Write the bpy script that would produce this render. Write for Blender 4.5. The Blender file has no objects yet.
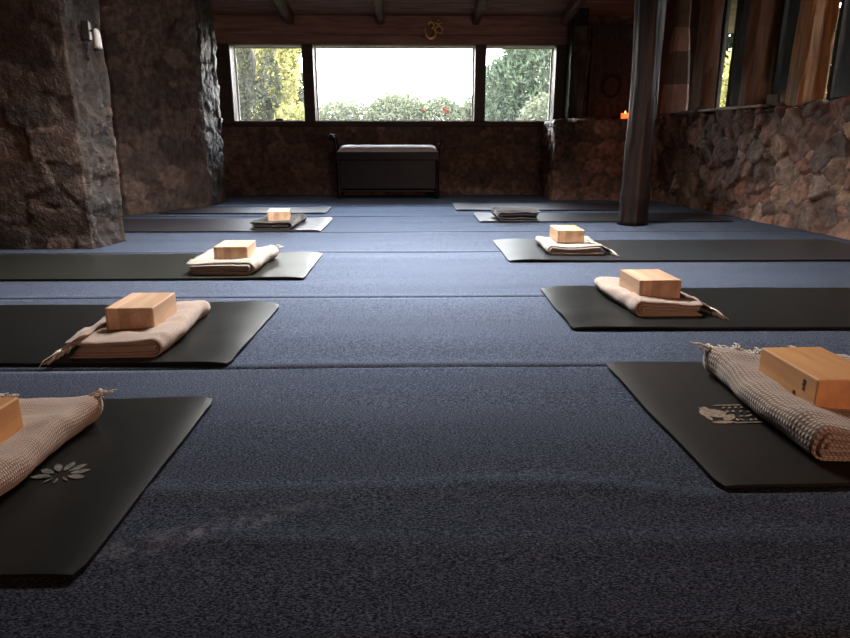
import bpy, bmesh, math, random
import numpy as np
from mathutils import Vector, Matrix, noise

S = bpy.context.scene
C = S.collection
R = math.radians
PI = math.pi

# ------------------------------------------------------------------ camera
cd = bpy.data.cameras.new('camera'); cam = bpy.data.objects.new('camera', cd); C.objects.link(cam)
cam.location = (0, 0, 0.56)
cam.rotation_euler = (R(90 - 15.4), 0, R(-1.2))
cd.sensor_width = 36; cd.lens = 36 * 650 / 850; cd.clip_start = 0.02; cd.clip_end = 200
S.camera = cam

# ------------------------------------------------------------------ world, sun, daylight
SKY = 24.0
SKX0, SKX1, SKY0, SKY1 = -0.60, 0.60, 2.92, 3.72      # skylight opening in the roof
w = bpy.data.worlds.new('world'); S.world = w; w.use_nodes = True
wt = w.node_tree; wt.nodes.clear()
wo = wt.nodes.new('ShaderNodeOutputWorld'); wb = wt.nodes.new('ShaderNodeBackground')
wg = wt.nodes.new('ShaderNodeTexCoord'); ws = wt.nodes.new('ShaderNodeSeparateXYZ'); wr = wt.nodes.new('ShaderNodeValToRGB')
wt.links.new(wg.outputs['Generated'], ws.inputs[0]); wt.links.new(ws.outputs['Z'], wr.inputs[0])
wr.color_ramp.elements[0].color = (1.0, 0.97, 0.92, 1); wr.color_ramp.elements[0].position = 0.0
wr.color_ramp.elements[1].color = (0.72, 0.84, 1.0, 1); wr.color_ramp.elements[1].position = 0.7
wt.links.new(wr.outputs[0], wb.inputs[0]); wb.inputs[1].default_value = SKY
wt.links.new(wb.outputs[0], wo.inputs[0])

def light(name, kind, loc, direction, energy, color=(1, 1, 1), size=None, size_y=None):
    l = bpy.data.lights.new(name, kind); o = bpy.data.objects.new(name, l); C.objects.link(o)
    o.location = loc
    o.rotation_euler = Vector(direction).to_track_quat('-Z', 'Y').to_euler()
    l.energy = energy; l.color = color
    if kind == 'AREA':
        l.shape = 'RECTANGLE'; l.size = size; l.size_y = size_y
    return o
for i, (x0, x1) in enumerate([(-1.80, -1.05), (-0.99, 0.67), (0.74, 1.47)]):
    p = light('window_portal', 'AREA', ((x0 + x1) / 2, 7.24, 1.10), (0, -1, 0), 1, size=x1 - x0, size_y=0.75)
    p.data.cycles.is_portal = True
skyl = light('skylight_daylight', 'AREA', (0, 3.32, 2.09), (0, 0, -1), 126, (1.0, 0.95, 0.90), 1.1, 0.7)
skyl.data.spread = R(126)
# the warm room lamp behind the camera
rear = light('warm_room_lamp', 'AREA', (1.6, -1.7, 0.74), (-0.15, 1, -0.04), 33.0, (1.0, 0.56, 0.38), 0.9, 0.3)

vs = S.view_settings
vs.view_transform = 'Standard'; vs.look = 'None'; vs.gamma = 1; vs.exposure = 0.0; vs.use_curve_mapping = False
try:
    S.cycles.use_denoising = True; S.cycles.max_bounces = 8; S.cycles.diffuse_bounces = 5
    S.cycles.transparent_max_bounces = 16; S.cycles.caustics_reflective = False; S.cycles.caustics_refractive = False
    S.cycles.sample_clamp_indirect = 6
except Exception:
    pass

# ------------------------------------------------------------------ materials
def mat(name):
    m = bpy.data.materials.new(name); m.use_nodes = True
    nt = m.node_tree; nt.nodes.clear()
    out = nt.nodes.new('ShaderNodeOutputMaterial')
    return m, nt, out
def N(nt, t, **kw):
    n = nt.nodes.new(t)
    for k, v in kw.items():
        if k.startswith('i_'): n.inputs[k[2:].replace('_', ' ')].default_value = v
        else: setattr(n, k, v)
    return n
def ramp(nt, fac, cols):
    r = nt.nodes.new('ShaderNodeValToRGB'); nt.links.new(fac, r.inputs[0])
    e = r.color_ramp.elements
    while len(e) < len(cols): e.new(0.5)
    for k, (p, c) in enumerate(cols):
        e[k].position = p; e[k].color = (*c, 1) if len(c) == 3 else c
    return r.outputs[0]
def noise_mat(name, c1, c2, scale=8, rough=0.7, bump=0.3, bscale=None, stretch=(1, 1, 1), detail=6, spec=0.5, bdist=0.01, lo=0.3, hi=0.7, metallic=0):
    m, nt, out = mat(name)
    tc = N(nt, 'ShaderNodeTexCoord'); mp = N(nt, 'ShaderNodeMapping'); mp.inputs['Scale'].default_value = stretch
    nt.links.new(tc.outputs['Object'], mp.inputs[0])
    n = N(nt, 'ShaderNodeTexNoise'); n.inputs['Scale'].default_value = scale; n.inputs['Detail'].default_value = detail
    nt.links.new(mp.outputs[0], n.inputs['Vector'])
    p = N(nt, 'ShaderNodeBsdfPrincipled')
    nt.links.new(ramp(nt, n.outputs['Fac'], [(lo, c1), (hi, c2)]), p.inputs['Base Color'])
    p.inputs['Roughness'].default_value = rough; p.inputs['Specular IOR Level'].default_value = spec; p.inputs['Metallic'].default_value = metallic
    if bump:
        b = N(nt, 'ShaderNodeBump'); b.inputs['Strength'].default_value = bump; b.inputs['Distance'].default_value = bdist
        n2 = N(nt, 'ShaderNodeTexNoise'); n2.inputs['Scale'].default_value = bscale or scale * 2; n2.inputs['Detail'].default_value = detail
        nt.links.new(mp.outputs[0], n2.inputs['Vector']); nt.links.new(n2.outputs['Fac'], b.inputs['Height'])
        nt.links.new(b.outputs[0], p.inputs['Normal'])
    nt.links.new(p.outputs[0], out.inputs[0])
    return m

def stone_mat(name, gain=1.0):
    m, nt, out = mat(name)
    at = N(nt, 'ShaderNodeVertexColor'); at.layer_name = 'stone'
    tc = N(nt, 'ShaderNodeTexCoord')
    n = N(nt, 'ShaderNodeTexNoise'); n.inputs['Scale'].default_value = 22; n.inputs['Detail'].default_value = 8
    nt.links.new(tc.outputs['Object'], n.inputs['Vector'])
    g = ramp(nt, n.outputs['Fac'], [(0.3, (0.45 * gain,) * 3), (0.7, (1.35 * gain,) * 3)])
    mx = N(nt, 'ShaderNodeMix', data_type='RGBA', blend_type='MULTIPLY'); mx.inputs[0].default_value = 1
    nt.links.new(at.outputs[0], mx.inputs[6]); nt.links.new(g, mx.inputs[7])
    p = N(nt, 'ShaderNodeBsdfPrincipled'); nt.links.new(mx.outputs[2], p.inputs['Base Color'])
    p.inputs['Roughness'].default_value = 0.52; p.inputs['Specular IOR Level'].default_value = 0.5
    n2 = N(nt, 'ShaderNodeTexNoise'); n2.inputs['Scale'].default_value = 45; n2.inputs['Detail'].default_value = 10; n2.inputs['Roughness'].default_value = 0.65
    nt.links.new(tc.outputs['Object'], n2.inputs['Vector'])
    b = N(nt, 'ShaderNodeBump'); b.inputs['Strength'].default_value = 1.0; b.inputs['Distance'].default_value = 0.02
    nt.links.new(n2.outputs['Fac'], b.inputs['Height']); nt.links.new(b.outputs[0], p.inputs['Normal'])
    nt.links.new(p.outputs[0], out.inputs[0])
    return m

def carpet_mat():
    m, nt, out = mat('blue heather carpet')
    tc = N(nt, 'ShaderNodeTexCoord')
    mp = N(nt, 'ShaderNodeMapping'); mp.inputs['Scale'].default_value = (0.55, 1.3, 1)
    nt.links.new(tc.outputs['Object'], mp.inputs[0])
    n = N(nt, 'ShaderNodeTexNoise'); n.inputs['Scale'].default_value = 400; n.inputs['Detail'].default_value = 3; n.inputs['Roughness'].default_value = 0.8
    nt.links.new(mp.outputs[0], n.inputs['Vector'])
    c = ramp(nt, n.outputs['Fac'], [(0.40, (0.005, 0.0052, 0.007)), (0.51, (0.024, 0.0235, 0.029)), (0.64, (0.10, 0.10, 0.118))])
    nb = N(nt, 'ShaderNodeTexNoise'); nb.inputs['Scale'].default_value = 2.2; nb.inputs['Detail'].default_value = 5
    mp2 = N(nt, 'ShaderNodeMapping'); mp2.inputs['Scale'].default_value = (0.5, 2.2, 1)
    nt.links.new(tc.outputs['Object'], mp2.inputs[0]); nt.links.new(mp2.outputs[0], nb.inputs['Vector'])
    g = ramp(nt, nb.outputs['Fac'], [(0.3, (0.78,) * 3), (0.7, (1.1,) * 3)])
    mx = N(nt, 'ShaderNodeMix', data_type='RGBA', blend_type='MULTIPLY'); mx.inputs[0].default_value = 1
    nt.links.new(c, mx.inputs[6]); nt.links.new(g, mx.inputs[7])
    # a pale streak in the carpet colour beside the nearest left mat
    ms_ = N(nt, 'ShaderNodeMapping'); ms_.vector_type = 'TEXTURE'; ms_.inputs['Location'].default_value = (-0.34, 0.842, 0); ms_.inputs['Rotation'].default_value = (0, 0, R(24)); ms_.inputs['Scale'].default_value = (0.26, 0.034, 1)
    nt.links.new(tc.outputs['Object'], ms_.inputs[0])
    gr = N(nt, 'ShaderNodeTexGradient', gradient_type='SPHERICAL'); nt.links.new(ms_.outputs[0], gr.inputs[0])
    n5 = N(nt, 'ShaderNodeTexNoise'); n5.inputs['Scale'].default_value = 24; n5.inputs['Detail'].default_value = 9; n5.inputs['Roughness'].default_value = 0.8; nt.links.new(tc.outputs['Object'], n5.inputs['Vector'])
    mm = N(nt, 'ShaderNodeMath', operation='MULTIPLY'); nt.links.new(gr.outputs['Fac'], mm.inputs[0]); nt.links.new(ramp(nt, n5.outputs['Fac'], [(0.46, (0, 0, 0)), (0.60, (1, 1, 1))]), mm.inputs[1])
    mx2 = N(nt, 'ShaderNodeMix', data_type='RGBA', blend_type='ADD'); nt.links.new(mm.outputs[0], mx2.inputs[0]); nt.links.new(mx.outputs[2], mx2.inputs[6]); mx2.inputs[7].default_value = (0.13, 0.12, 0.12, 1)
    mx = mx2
    d = N(nt, 'ShaderNodeBsdfDiffuse'); nt.links.new(mx.outputs[2], d.inputs[0])
    gl = N(nt, 'ShaderNodeBsdfGlossy'); gl.inputs['Roughness'].default_value = 0.72
    gc = ramp(nt, n.outputs['Fac'], [(0.38, (0.05, 0.065, 0.10)), (0.60, (0.37, 0.455, 0.62))]); nt.links.new(gc, gl.inputs[0])
    b = N(nt, 'ShaderNodeBump'); b.inputs['Strength'].default_value = 0.55; b.inputs['Distance'].default_value = 0.003
    nt.links.new(n.outputs['Fac'], b.inputs['Height']); nt.links.new(b.outputs[0], d.inputs['Normal']); nt.links.new(b.outputs[0], gl.inputs['Normal'])
    fr = N(nt, 'ShaderNodeFresnel'); fr.inputs['IOR'].default_value = 1.42
    ms = N(nt, 'ShaderNodeMixShader'); nt.links.new(fr.outputs[0], ms.inputs[0]); nt.links.new(d.outputs[0], ms.inputs[1]); nt.links.new(gl.outputs[0], ms.inputs[2])
    nt.links.new(ms.outputs[0], out.inputs[0])
    return m

def wood_mat(name, c1, c2, axis='Z', rough=0.5, scale=6, spec=0.5, bump=0.25, knots=None):
    m, nt, out = mat(name)
    tc = N(nt, 'ShaderNodeTexCoord'); mp = N(nt, 'ShaderNodeMapping')
    st = {'X': (0.12, 1, 1), 'Y': (1, 0.12, 1), 'Z': (1, 1, 0.08)}[axis]
    mp.inputs['Scale'].default_value = st
    nt.links.new(tc.outputs['Object'], mp.inputs[0])
    n = N(nt, 'ShaderNodeTexNoise'); n.inputs['Scale'].default_value = scale * 4; n.inputs['Detail'].default_value = 8; n.inputs['Distortion'].default_value = 0.6
    nt.links.new(mp.outputs[0], n.inputs['Vector'])
    p = N(nt, 'ShaderNodeBsdfPrincipled')
    col = ramp(nt, n.outputs['Fac'], [(0.3, c1), (0.68, c2)])
    if knots:
        v = N(nt, 'ShaderNodeTexVoronoi'); v.inputs['Scale'].default_value = knots
        nt.links.new(tc.outputs['Object'], v.inputs['Vector'])
        k = ramp(nt, v.outputs['Distance'], [(0.04, (0.25, 0.13, 0.06)), (0.12, (1, 1, 1))])
        mx = N(nt, 'ShaderNodeMix', data_type='RGBA', blend_type='MULTIPLY'); mx.inputs[0].default_value = 0.85
        nt.links.new(col, mx.inputs[6]); nt.links.new(k, mx.inputs[7]); col = mx.outputs[2]
    nt.links.new(col, p.inputs['Base Color'])
    p.inputs['Roughness'].default_value = rough; p.inputs['Specular IOR Level'].default_value = spec
    b = N(nt, 'ShaderNodeBump'); b.inputs['Strength'].default_value = bump; b.inputs['Distance'].default_value = 0.006
    nt.links.new(n.outputs['Fac'], b.inputs['Height']); nt.links.new(b.outputs[0], p.inputs['Normal'])
    nt.links.new(p.outputs[0], out.inputs[0])
    return m

def blanket_mat(name, c1, c2, pu=0.0075, pv=0.006):
    m, nt, out = mat(name)
    uv = N(nt, 'ShaderNodeUVMap'); uv.uv_map = 'UVMap'
    def wave(direction, period):
        wv = N(nt, 'ShaderNodeTexWave', wave_type='BANDS', bands_direction=direction)
        wv.inputs['Scale'].default_value = 2 * PI / (20 * period) ; wv.inputs['Distortion'].default_value = 0.6
        wv.inputs['Detail'].default_value = 1; wv.inputs['Detail Scale'].default_value = 3
        nt.links.new(uv.outputs[0], wv.inputs['Vector']); return wv.outputs['Fac']
    a = wave('X', pu); b_ = wave('Y', pv)
    mu = N(nt, 'ShaderNodeMath', operation='MULTIPLY'); nt.links.new(a, mu.inputs[0]); nt.links.new(b_, mu.inputs[1])
    n = N(nt, 'ShaderNodeTexNoise'); n.inputs['Scale'].default_value = 240; n.inputs['Detail'].default_value = 3
    nt.links.new(uv.outputs[0], n.inputs['Vector'])
    ad = N(nt, 'ShaderNodeMath', operation='MULTIPLY_ADD'); nt.links.new(n.outputs['Fac'], ad.inputs[0]); ad.inputs[1].default_value = 0.6
    nt.links.new(mu.outputs[0], ad.inputs[2])
    p = N(nt, 'ShaderNodeBsdfPrincipled')
    nt.links.new(ramp(nt, ad.outputs[0], [(0.22, c1), (0.75, c2)]), p.inputs['Base Color'])
    p.inputs['Roughness'].default_value = 0.95; p.inputs['Specular IOR Level'].default_value = 0.15
    p.inputs['Sheen Weight'].default_value = 0.3
    b = N(nt, 'ShaderNodeBump'); b.inputs['Strength'].default_value = 0.7; b.inputs['Distance'].default_value = 0.002
    nt.links.new(ad.outputs[0], b.inputs['Height']); nt.links.new(b.outputs[0], p.inputs['Normal'])
    nt.links.new(p.outputs[0], out.inputs[0])
    return m

def leaf_mat(name, c1, c2, trans=0.35):
    m, nt, out = mat(name)
    tc = N(nt, 'ShaderNodeTexCoord'); n = N(nt, 'ShaderNodeTexNoise'); n.inputs['Scale'].default_value = 9; n.inputs['Detail'].default_value = 5
    nt.links.new(tc.outputs['Object'], n.inputs['Vector'])
    col = ramp(nt, n.outputs['Fac'], [(0.38, c1), (0.62, c2)])
    d = N(nt, 'ShaderNodeBsdfDiffuse'); t = N(nt, 'ShaderNodeBsdfTranslucent'); mx = N(nt, 'ShaderNodeMixShader'); mx.inputs[0].default_value = trans
    nt.links.new(col, d.inputs[0]); nt.links.new(col, t.inputs[0])
    nt.links.new(d.outputs[0], mx.inputs[1]); nt.links.new(t.outputs[0], mx.inputs[2]); nt.links.new(mx.outputs[0], out.inputs[0])
    return m

def glass_mat(name, dust=0.05):
    m, nt, out = mat(name)
    tr = N(nt, 'ShaderNodeBsdfTransparent'); gl = N(nt, 'ShaderNodeBsdfGlossy'); gl.inputs['Roughness'].default_value = 0.02
    fr = N(nt, 'ShaderNodeFresnel'); fr.inputs['IOR'].default_value = 1.45
    m1 = N(nt, 'ShaderNodeMixShader'); nt.links.new(fr.outputs[0], m1.inputs[0]); nt.links.new(tr.outputs[0], m1.inputs[1]); nt.links.new(gl.outputs[0], m1.inputs[2])
    tc = N(nt, 'ShaderNodeTexCoord'); mp = N(nt, 'ShaderNodeMapping'); mp.inputs['Scale'].default_value = (5, 1, 1.4)
    nt.links.new(tc.outputs['Object'], mp.inputs[0])
    n = N(nt, 'ShaderNodeTexNoise'); n.inputs['Scale'].default_value = 3; n.inputs['Detail'].default_value = 6; nt.links.new(mp.outputs[0], n.inputs['Vector'])
    f = ramp(nt, n.outputs['Fac'], [(0.3, (dust * 0.4,) * 3), (0.75, (dust * 2.2,) * 3)])
    tl = N(nt, 'ShaderNodeBsdfTranslucent'); tl.inputs[0].default_value = (0.9, 0.88, 0.82, 1)
    m2 = N(nt, 'ShaderNodeMixShader'); nt.links.new(f, m2.inputs[0]); nt.links.new(m1.outputs[0], m2.inputs[1]); nt.links.new(tl.outputs[0], m2.inputs[2])
    nt.links.new(m2.outputs[0], out.inputs[0])
    return m

def emit_mat(name, col, strength):
    m, nt, out = mat(name); e = N(nt, 'ShaderNodeEmission'); e.inputs[0].default_value = (*col, 1); e.inputs[1].default_value = strength
    nt.links.new(e.outputs[0], out.inputs[0]); return m

M = {}
M['stone'] = stone_mat('rubble stone')
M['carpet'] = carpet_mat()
M['darkwood'] = wood_mat('dark stained timber', (0.018, 0.010, 0.006), (0.06, 0.034, 0.022), 'X', 0.6)
M['ceilwood'] = wood_mat('dark ceiling boards', (0.20, 0.125, 0.105), (0.38, 0.25, 0.21), 'X', 0.75, spec=0.2)
M['rafter'] = wood_mat('rough rafter timber', (0.075, 0.035, 0.027), (0.15, 0.075, 0.058), 'Y', 0.7, spec=0.2)
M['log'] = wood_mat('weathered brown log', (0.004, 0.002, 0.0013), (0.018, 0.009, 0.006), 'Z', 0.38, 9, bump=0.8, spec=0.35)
M['postwood'] = wood_mat('orange brown rough post', (0.07, 0.024, 0.007), (0.26, 0.10, 0.03), 'Z', 0.6, 7, bump=0.7)
M['postlit'] = wood_mat('warm lit rough post', (0.22, 0.09, 0.025), (0.60, 0.30, 0.10), 'Z', 0.6, 7, bump=0.7)  # lighter copy of the post wood, warm light put into its colour
M['block'] = wood_mat('pale pine block', (0.46, 0.28, 0.17), (0.66, 0.44, 0.29), 'Y', 0.45, 7, bump=0.06)
def strips(m):
    nt = m.node_tree; p = [n for n in nt.nodes if n.type == 'BSDF_PRINCIPLED'][0]; src = p.inputs['Base Color'].links[0].from_socket
    tc = N(nt, 'ShaderNodeTexCoord'); sx = N(nt, 'ShaderNodeSeparateXYZ'); nt.links.new(tc.outputs['Object'], sx.inputs[0])
    sn = N(nt, 'ShaderNodeMath', operation='SNAP'); sn.inputs[1].default_value = 0.029; nt.links.new(sx.outputs[0], sn.inputs[0])
    wn = N(nt, 'ShaderNodeTexWhiteNoise', noise_dimensions='1D'); nt.links.new(sn.outputs[0], wn.inputs['W'])
    g = ramp(nt, wn.outputs['Value'], [(0.0, (0.72, 0.68, 0.62)), (1.0, (1.12, 1.12, 1.12))])
    mx = N(nt, 'ShaderNodeMix', data_type='RGBA', blend_type='MULTIPLY'); mx.inputs[0].default_value = 1
    nt.links.new(src, mx.inputs[6]); nt.links.new(g, mx.inputs[7]); nt.links.new(mx.outputs[2], p.inputs['Base Color'])
strips(M['block'])
M['blockknot'] = wood_mat('orange pine block with knots', (0.52, 0.245, 0.105), (0.70, 0.37, 0.155), 'Y', 0.42, 7, bump=0.06, knots=9)
M['mat'] = noise_mat('charcoal rubber', (0.005, 0.006, 0.0055), (0.010, 0.011, 0.010), 60, 0.36, 0.25, 300, bdist=0.001, spec=0.32)
M['matbrown'] = noise_mat('brown black rubber', (0.010, 0.0075, 0.0055), (0.015, 0.011, 0.0085), 60, 0.5, 0.25, 300, bdist=0.001, spec=0.2)
M['matolive'] = noise_mat('olive grey rubber', (0.013, 0.014, 0.011), (0.022, 0.023, 0.018), 60, 0.36, 0.2, 300, bdist=0.001, spec=0.5)
M['matgrey'] = noise_mat('pale grey rubber', (0.014, 0.016, 0.018), (0.024, 0.026, 0.028), 60, 0.38, 0.2, 300, bdist=0.001, spec=0.5)
M['matlilac'] = noise_mat('lilac grey rubber', (0.022, 0.020, 0.026), (0.036, 0.032, 0.040), 60, 0.38, 0.2, 300, bdist=0.001, spec=0.5)
M['logo'] = noise_mat('worn grey print', (0.03, 0.028, 0.024), (0.17, 0.15, 0.13), 120, 0.6, 0)
M['logotan'] = noise_mat('worn tan print', (0.10, 0.075, 0.05), (0.32, 0.235, 0.165), 150, 0.6, 0)
M['logofaint'] = noise_mat('faint print', (0.015, 0.015, 0.013), (0.04, 0.04, 0.034), 120, 0.5, 0)
M['bl_beige'] = blanket_mat('beige woven cotton', (0.31, 0.225, 0.175), (0.55, 0.43, 0.355), 0.005, 0.005)
M['bl_rib'] = blanket_mat('beige ribbed cotton', (0.14, 0.10, 0.077), (0.46, 0.35, 0.285), 0.009, 0.0085)
M['bl_grey'] = blanket_mat('grey beige cotton', (0.26, 0.225, 0.185), (0.42, 0.37, 0.31), 0.005, 0.005)
M['bl_backlit'] = blanket_mat('backlit shaded cotton', (0.015, 0.014, 0.014), (0.06, 0.054, 0.05))  # backlight shade of the far blankets is put into this colour
M['fringe'] = noise_mat('cream cotton thread', (0.5, 0.42, 0.34), (0.75, 0.66, 0.56), 60, 0.95, 0, spec=0.1)
M['reveal'] = noise_mat('pale painted reveal', (0.84, 0.81, 0.76), (0.92, 0.90, 0.86), 12, 0.8, 0.2)
M['frame'] = wood_mat('near black window timber', (0.022, 0.014, 0.009), (0.055, 0.036, 0.024), 'X', 0.55)
M['glass'] = glass_mat('dusty glass', 0.009)
M['glass_clean'] = glass_mat('clear glass', 0.003)
M['gold'] = noise_mat('polished brass', (0.75, 0.46, 0.15), (0.95, 0.68, 0.30), 20, 0.35, 0, metallic=0.45)
M['cord'] = noise_mat('black cord', (0.02, 0.02, 0.02), (0.04, 0.04, 0.04), 20, 0.8, 0)
M['cushion'] = noise_mat('pale pink vinyl', (0.78, 0.70, 0.70), (0.86, 0.79, 0.78), 10, 0.5, 0.1)
M['benchwood'] = wood_mat('dark bench wood', (0.004, 0.0025, 0.002), (0.012, 0.007, 0.006), 'X', 0.4, spec=0.3)
M['white'] = noise_mat('white plastic', (0.72, 0.70, 0.68), (0.8, 0.78, 0.76), 10, 0.4, 0)
M['greymetal'] = noise_mat('grey metal', (0.06, 0.05, 0.045), (0.10, 0.09, 0.08), 10, 0.45, 0, metallic=0.6)
M['plaster'] = noise_mat('brown plaster', (0.10, 0.065, 0.05), (0.18, 0.12, 0.09), 6, 0.9, 0.5)
M['cloth_dark'] = noise_mat('dark wall cloth', (0.035, 0.027, 0.028), (0.07, 0.05, 0.052), 25, 0.95, 0.3)
M['cloth_pale'] = noise_mat('faded tan thread', (0.10, 0.075, 0.062), (0.16, 0.12, 0.10), 40, 0.95, 0.2)
M['cloth_black'] = noise_mat('black felt', (0.012, 0.010, 0.012), (0.022, 0.018, 0.02), 40, 0.95, 0.2)
M['hedge'] = leaf_mat('hedge leaves', (0.09, 0.105, 0.055), (0.20, 0.20, 0.13), 0.4)
M['yellowleaf'] = leaf_mat('sunlit yellow green leaves', (0.13, 0.13, 0.04), (0.42, 0.37, 0.14), 0.5)
M['greyleaf'] = leaf_mat('grey green leaves', (0.018, 0.02, 0.012), (0.075, 0.078, 0.045), 0.35)
M['conifer'] = leaf_mat('blue green needles', (0.035, 0.052, 0.034), (0.12, 0.155, 0.09), 0.3)
M['darkleaf'] = leaf_mat('dark leaves', (0.003, 0.005, 0.003), (0.010, 0.014, 0.007), 0.15)
M['redflower'] = leaf_mat('red petals', (0.2, 0.02, 0.012), (0.25, 0.04, 0.025), 0.4)
M['whiteflower'] = leaf_mat('white petals', (0.2, 0.2, 0.18), (0.25, 0.25, 0.22), 0.4)
M['bark'] = noise_mat('grey bark', (0.012, 0.010, 0.008), (0.03, 0.026, 0.02), 14, 0.9, 0.6)
M['grass'] = noise_mat('lawn grass', (0.03, 0.042, 0.014), (0.06, 0.075, 0.028), 18, 0.9, 0.6)
M['candleglass'] = None
m, nt, out = mat('orange candle glass')
p_ = N(nt, 'ShaderNodeBsdfPrincipled'); p_.inputs['Base Color'].default_value = (0.9, 0.12, 0.02, 1); p_.inputs['Roughness'].default_value = 0.3
p_.inputs['Emission Color'].default_value = (1, 0.10, 0.02, 1); p_.inputs['Emission Strength'].default_value = 2.6
nt.links.new(p_.outputs[0], out.inputs[0]); M['candleglass'] = m
M['flame'] = emit_mat('candle flame', (1, 0.45, 0.12), 14)

# ------------------------------------------------------------------ helpers
def obj(name, bm, m, parent=None, smooth=False, recalc=True):
    if recalc: bmesh.ops.recalc_face_normals(bm, faces=bm.faces)
    me = bpy.data.meshes.new(name); bm.to_mesh(me); bm.free()
    if m is not None: me.materials.append(m)
    if smooth: me.polygons.foreach_set('use_smooth', [True] * len(me.polygons))
    o = bpy.data.objects.new(name, me); C.objects.link(o)
    if parent: o.parent = parent
    return o
def struct(name, bm, m, parent=None, smooth=False):
    o = obj(name, bm, m, parent, smooth)
    if not parent: o['kind'] = 'structure'
    return o
def tag(o, label, cat, group=None, kind=None):
    o['label'] = label; o['category'] = cat
    if group: o['group'] = group
    if kind: o['kind'] = kind
    return o
def empty(name, loc=(0, 0, 0), rz=0):
    o = bpy.data.objects.new(name, None); C.objects.link(o); o.location = loc; o.rotation_euler = (0, 0, rz); o.empty_display_size = 0.1
    return o
def bx(bm, x0, x1, y0, y1, z0, z1, bev=0, seg=2, mtx=None):
    r = bmesh.ops.create_cube(bm, size=1)
    vs_ = r['verts']
    T = Matrix.Translation(((x0 + x1) / 2, (y0 + y1) / 2, (z0 + z1) / 2)) @ Matrix.Diagonal((x1 - x0, y1 - y0, z1 - z0, 1))
    if mtx is not None: T = mtx @ T
    bmesh.ops.transform(bm, matrix=T, verts=vs_)
    if bev:
        es = list({e for v in vs_ for e in v.link_edges})
        bmesh.ops.bevel(bm, geom=es, offset=bev, segments=seg, affect='EDGES', profile=0.5)
    return bm
def box(x0, x1, y0, y1, z0, z1, bev=0, seg=2): return bx(bmesh.new(), x0, x1, y0, y1, z0, z1, bev, seg)
def tube(bm, pts, r, sides=8, r_end=None, closed_caps=True):
    pts = [Vector(p) for p in pts]; rings = []
    up0 = Vector((0, 0, 1))
    for i, p in enumerate(pts):
        d = (pts[min(i + 1, len(pts) - 1)] - pts[max(i - 1, 0)]).normalized()
        a = d.cross(up0) if abs(d.dot(up0)) < 0.95 else d.cross(Vector((1, 0, 0)))
        a.normalize(); b = d.cross(a).normalized()
        if callable(r): rr = r(i / (len(pts) - 1))
        else: rr = r if r_end is None else r + (r_end - r) * i / (len(pts) - 1)
        rings.append([bm.verts.new(p + a * math.cos(2 * PI * k / sides) * rr + b * math.sin(2 * PI * k / sides) * rr) for k in range(sides)])
    for i in range(len(rings) - 1):
        for k in range(sides):
            bm.faces.new((rings[i][k], rings[i][(k + 1) % sides], rings[i + 1][(k + 1) % sides], rings[i + 1][k]))
    if closed_caps:
        bm.faces.new(rings[0][::-1]); bm.faces.new(rings[-1])
    return bm
def lathe(bm, prof, cx, cy, sides=20):
    rings = [[bm.verts.new((cx + r * math.cos(2 * PI * k / sides), cy + r * math.sin(2 * PI * k / sides), z)) for k in range(sides)] for r, z in prof]
    for i in range(len(rings) - 1):
        for k in range(sides):
            bm.faces.new((rings[i][k], rings[i][(k + 1) % sides], rings[i + 1][(k + 1) % sides], rings[i + 1][k]))
    bm.faces.new(rings[0][::-1]); bm.faces.new(rings[-1])
    return bm
def fbm(p, s, o=3):
    v = 0; a = 1; t = 0
    for _ in range(o):
        v += a * noise.noise(Vector(p) * s); t += a; a *= 0.5; s *= 2.1
    return v / t

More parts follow.
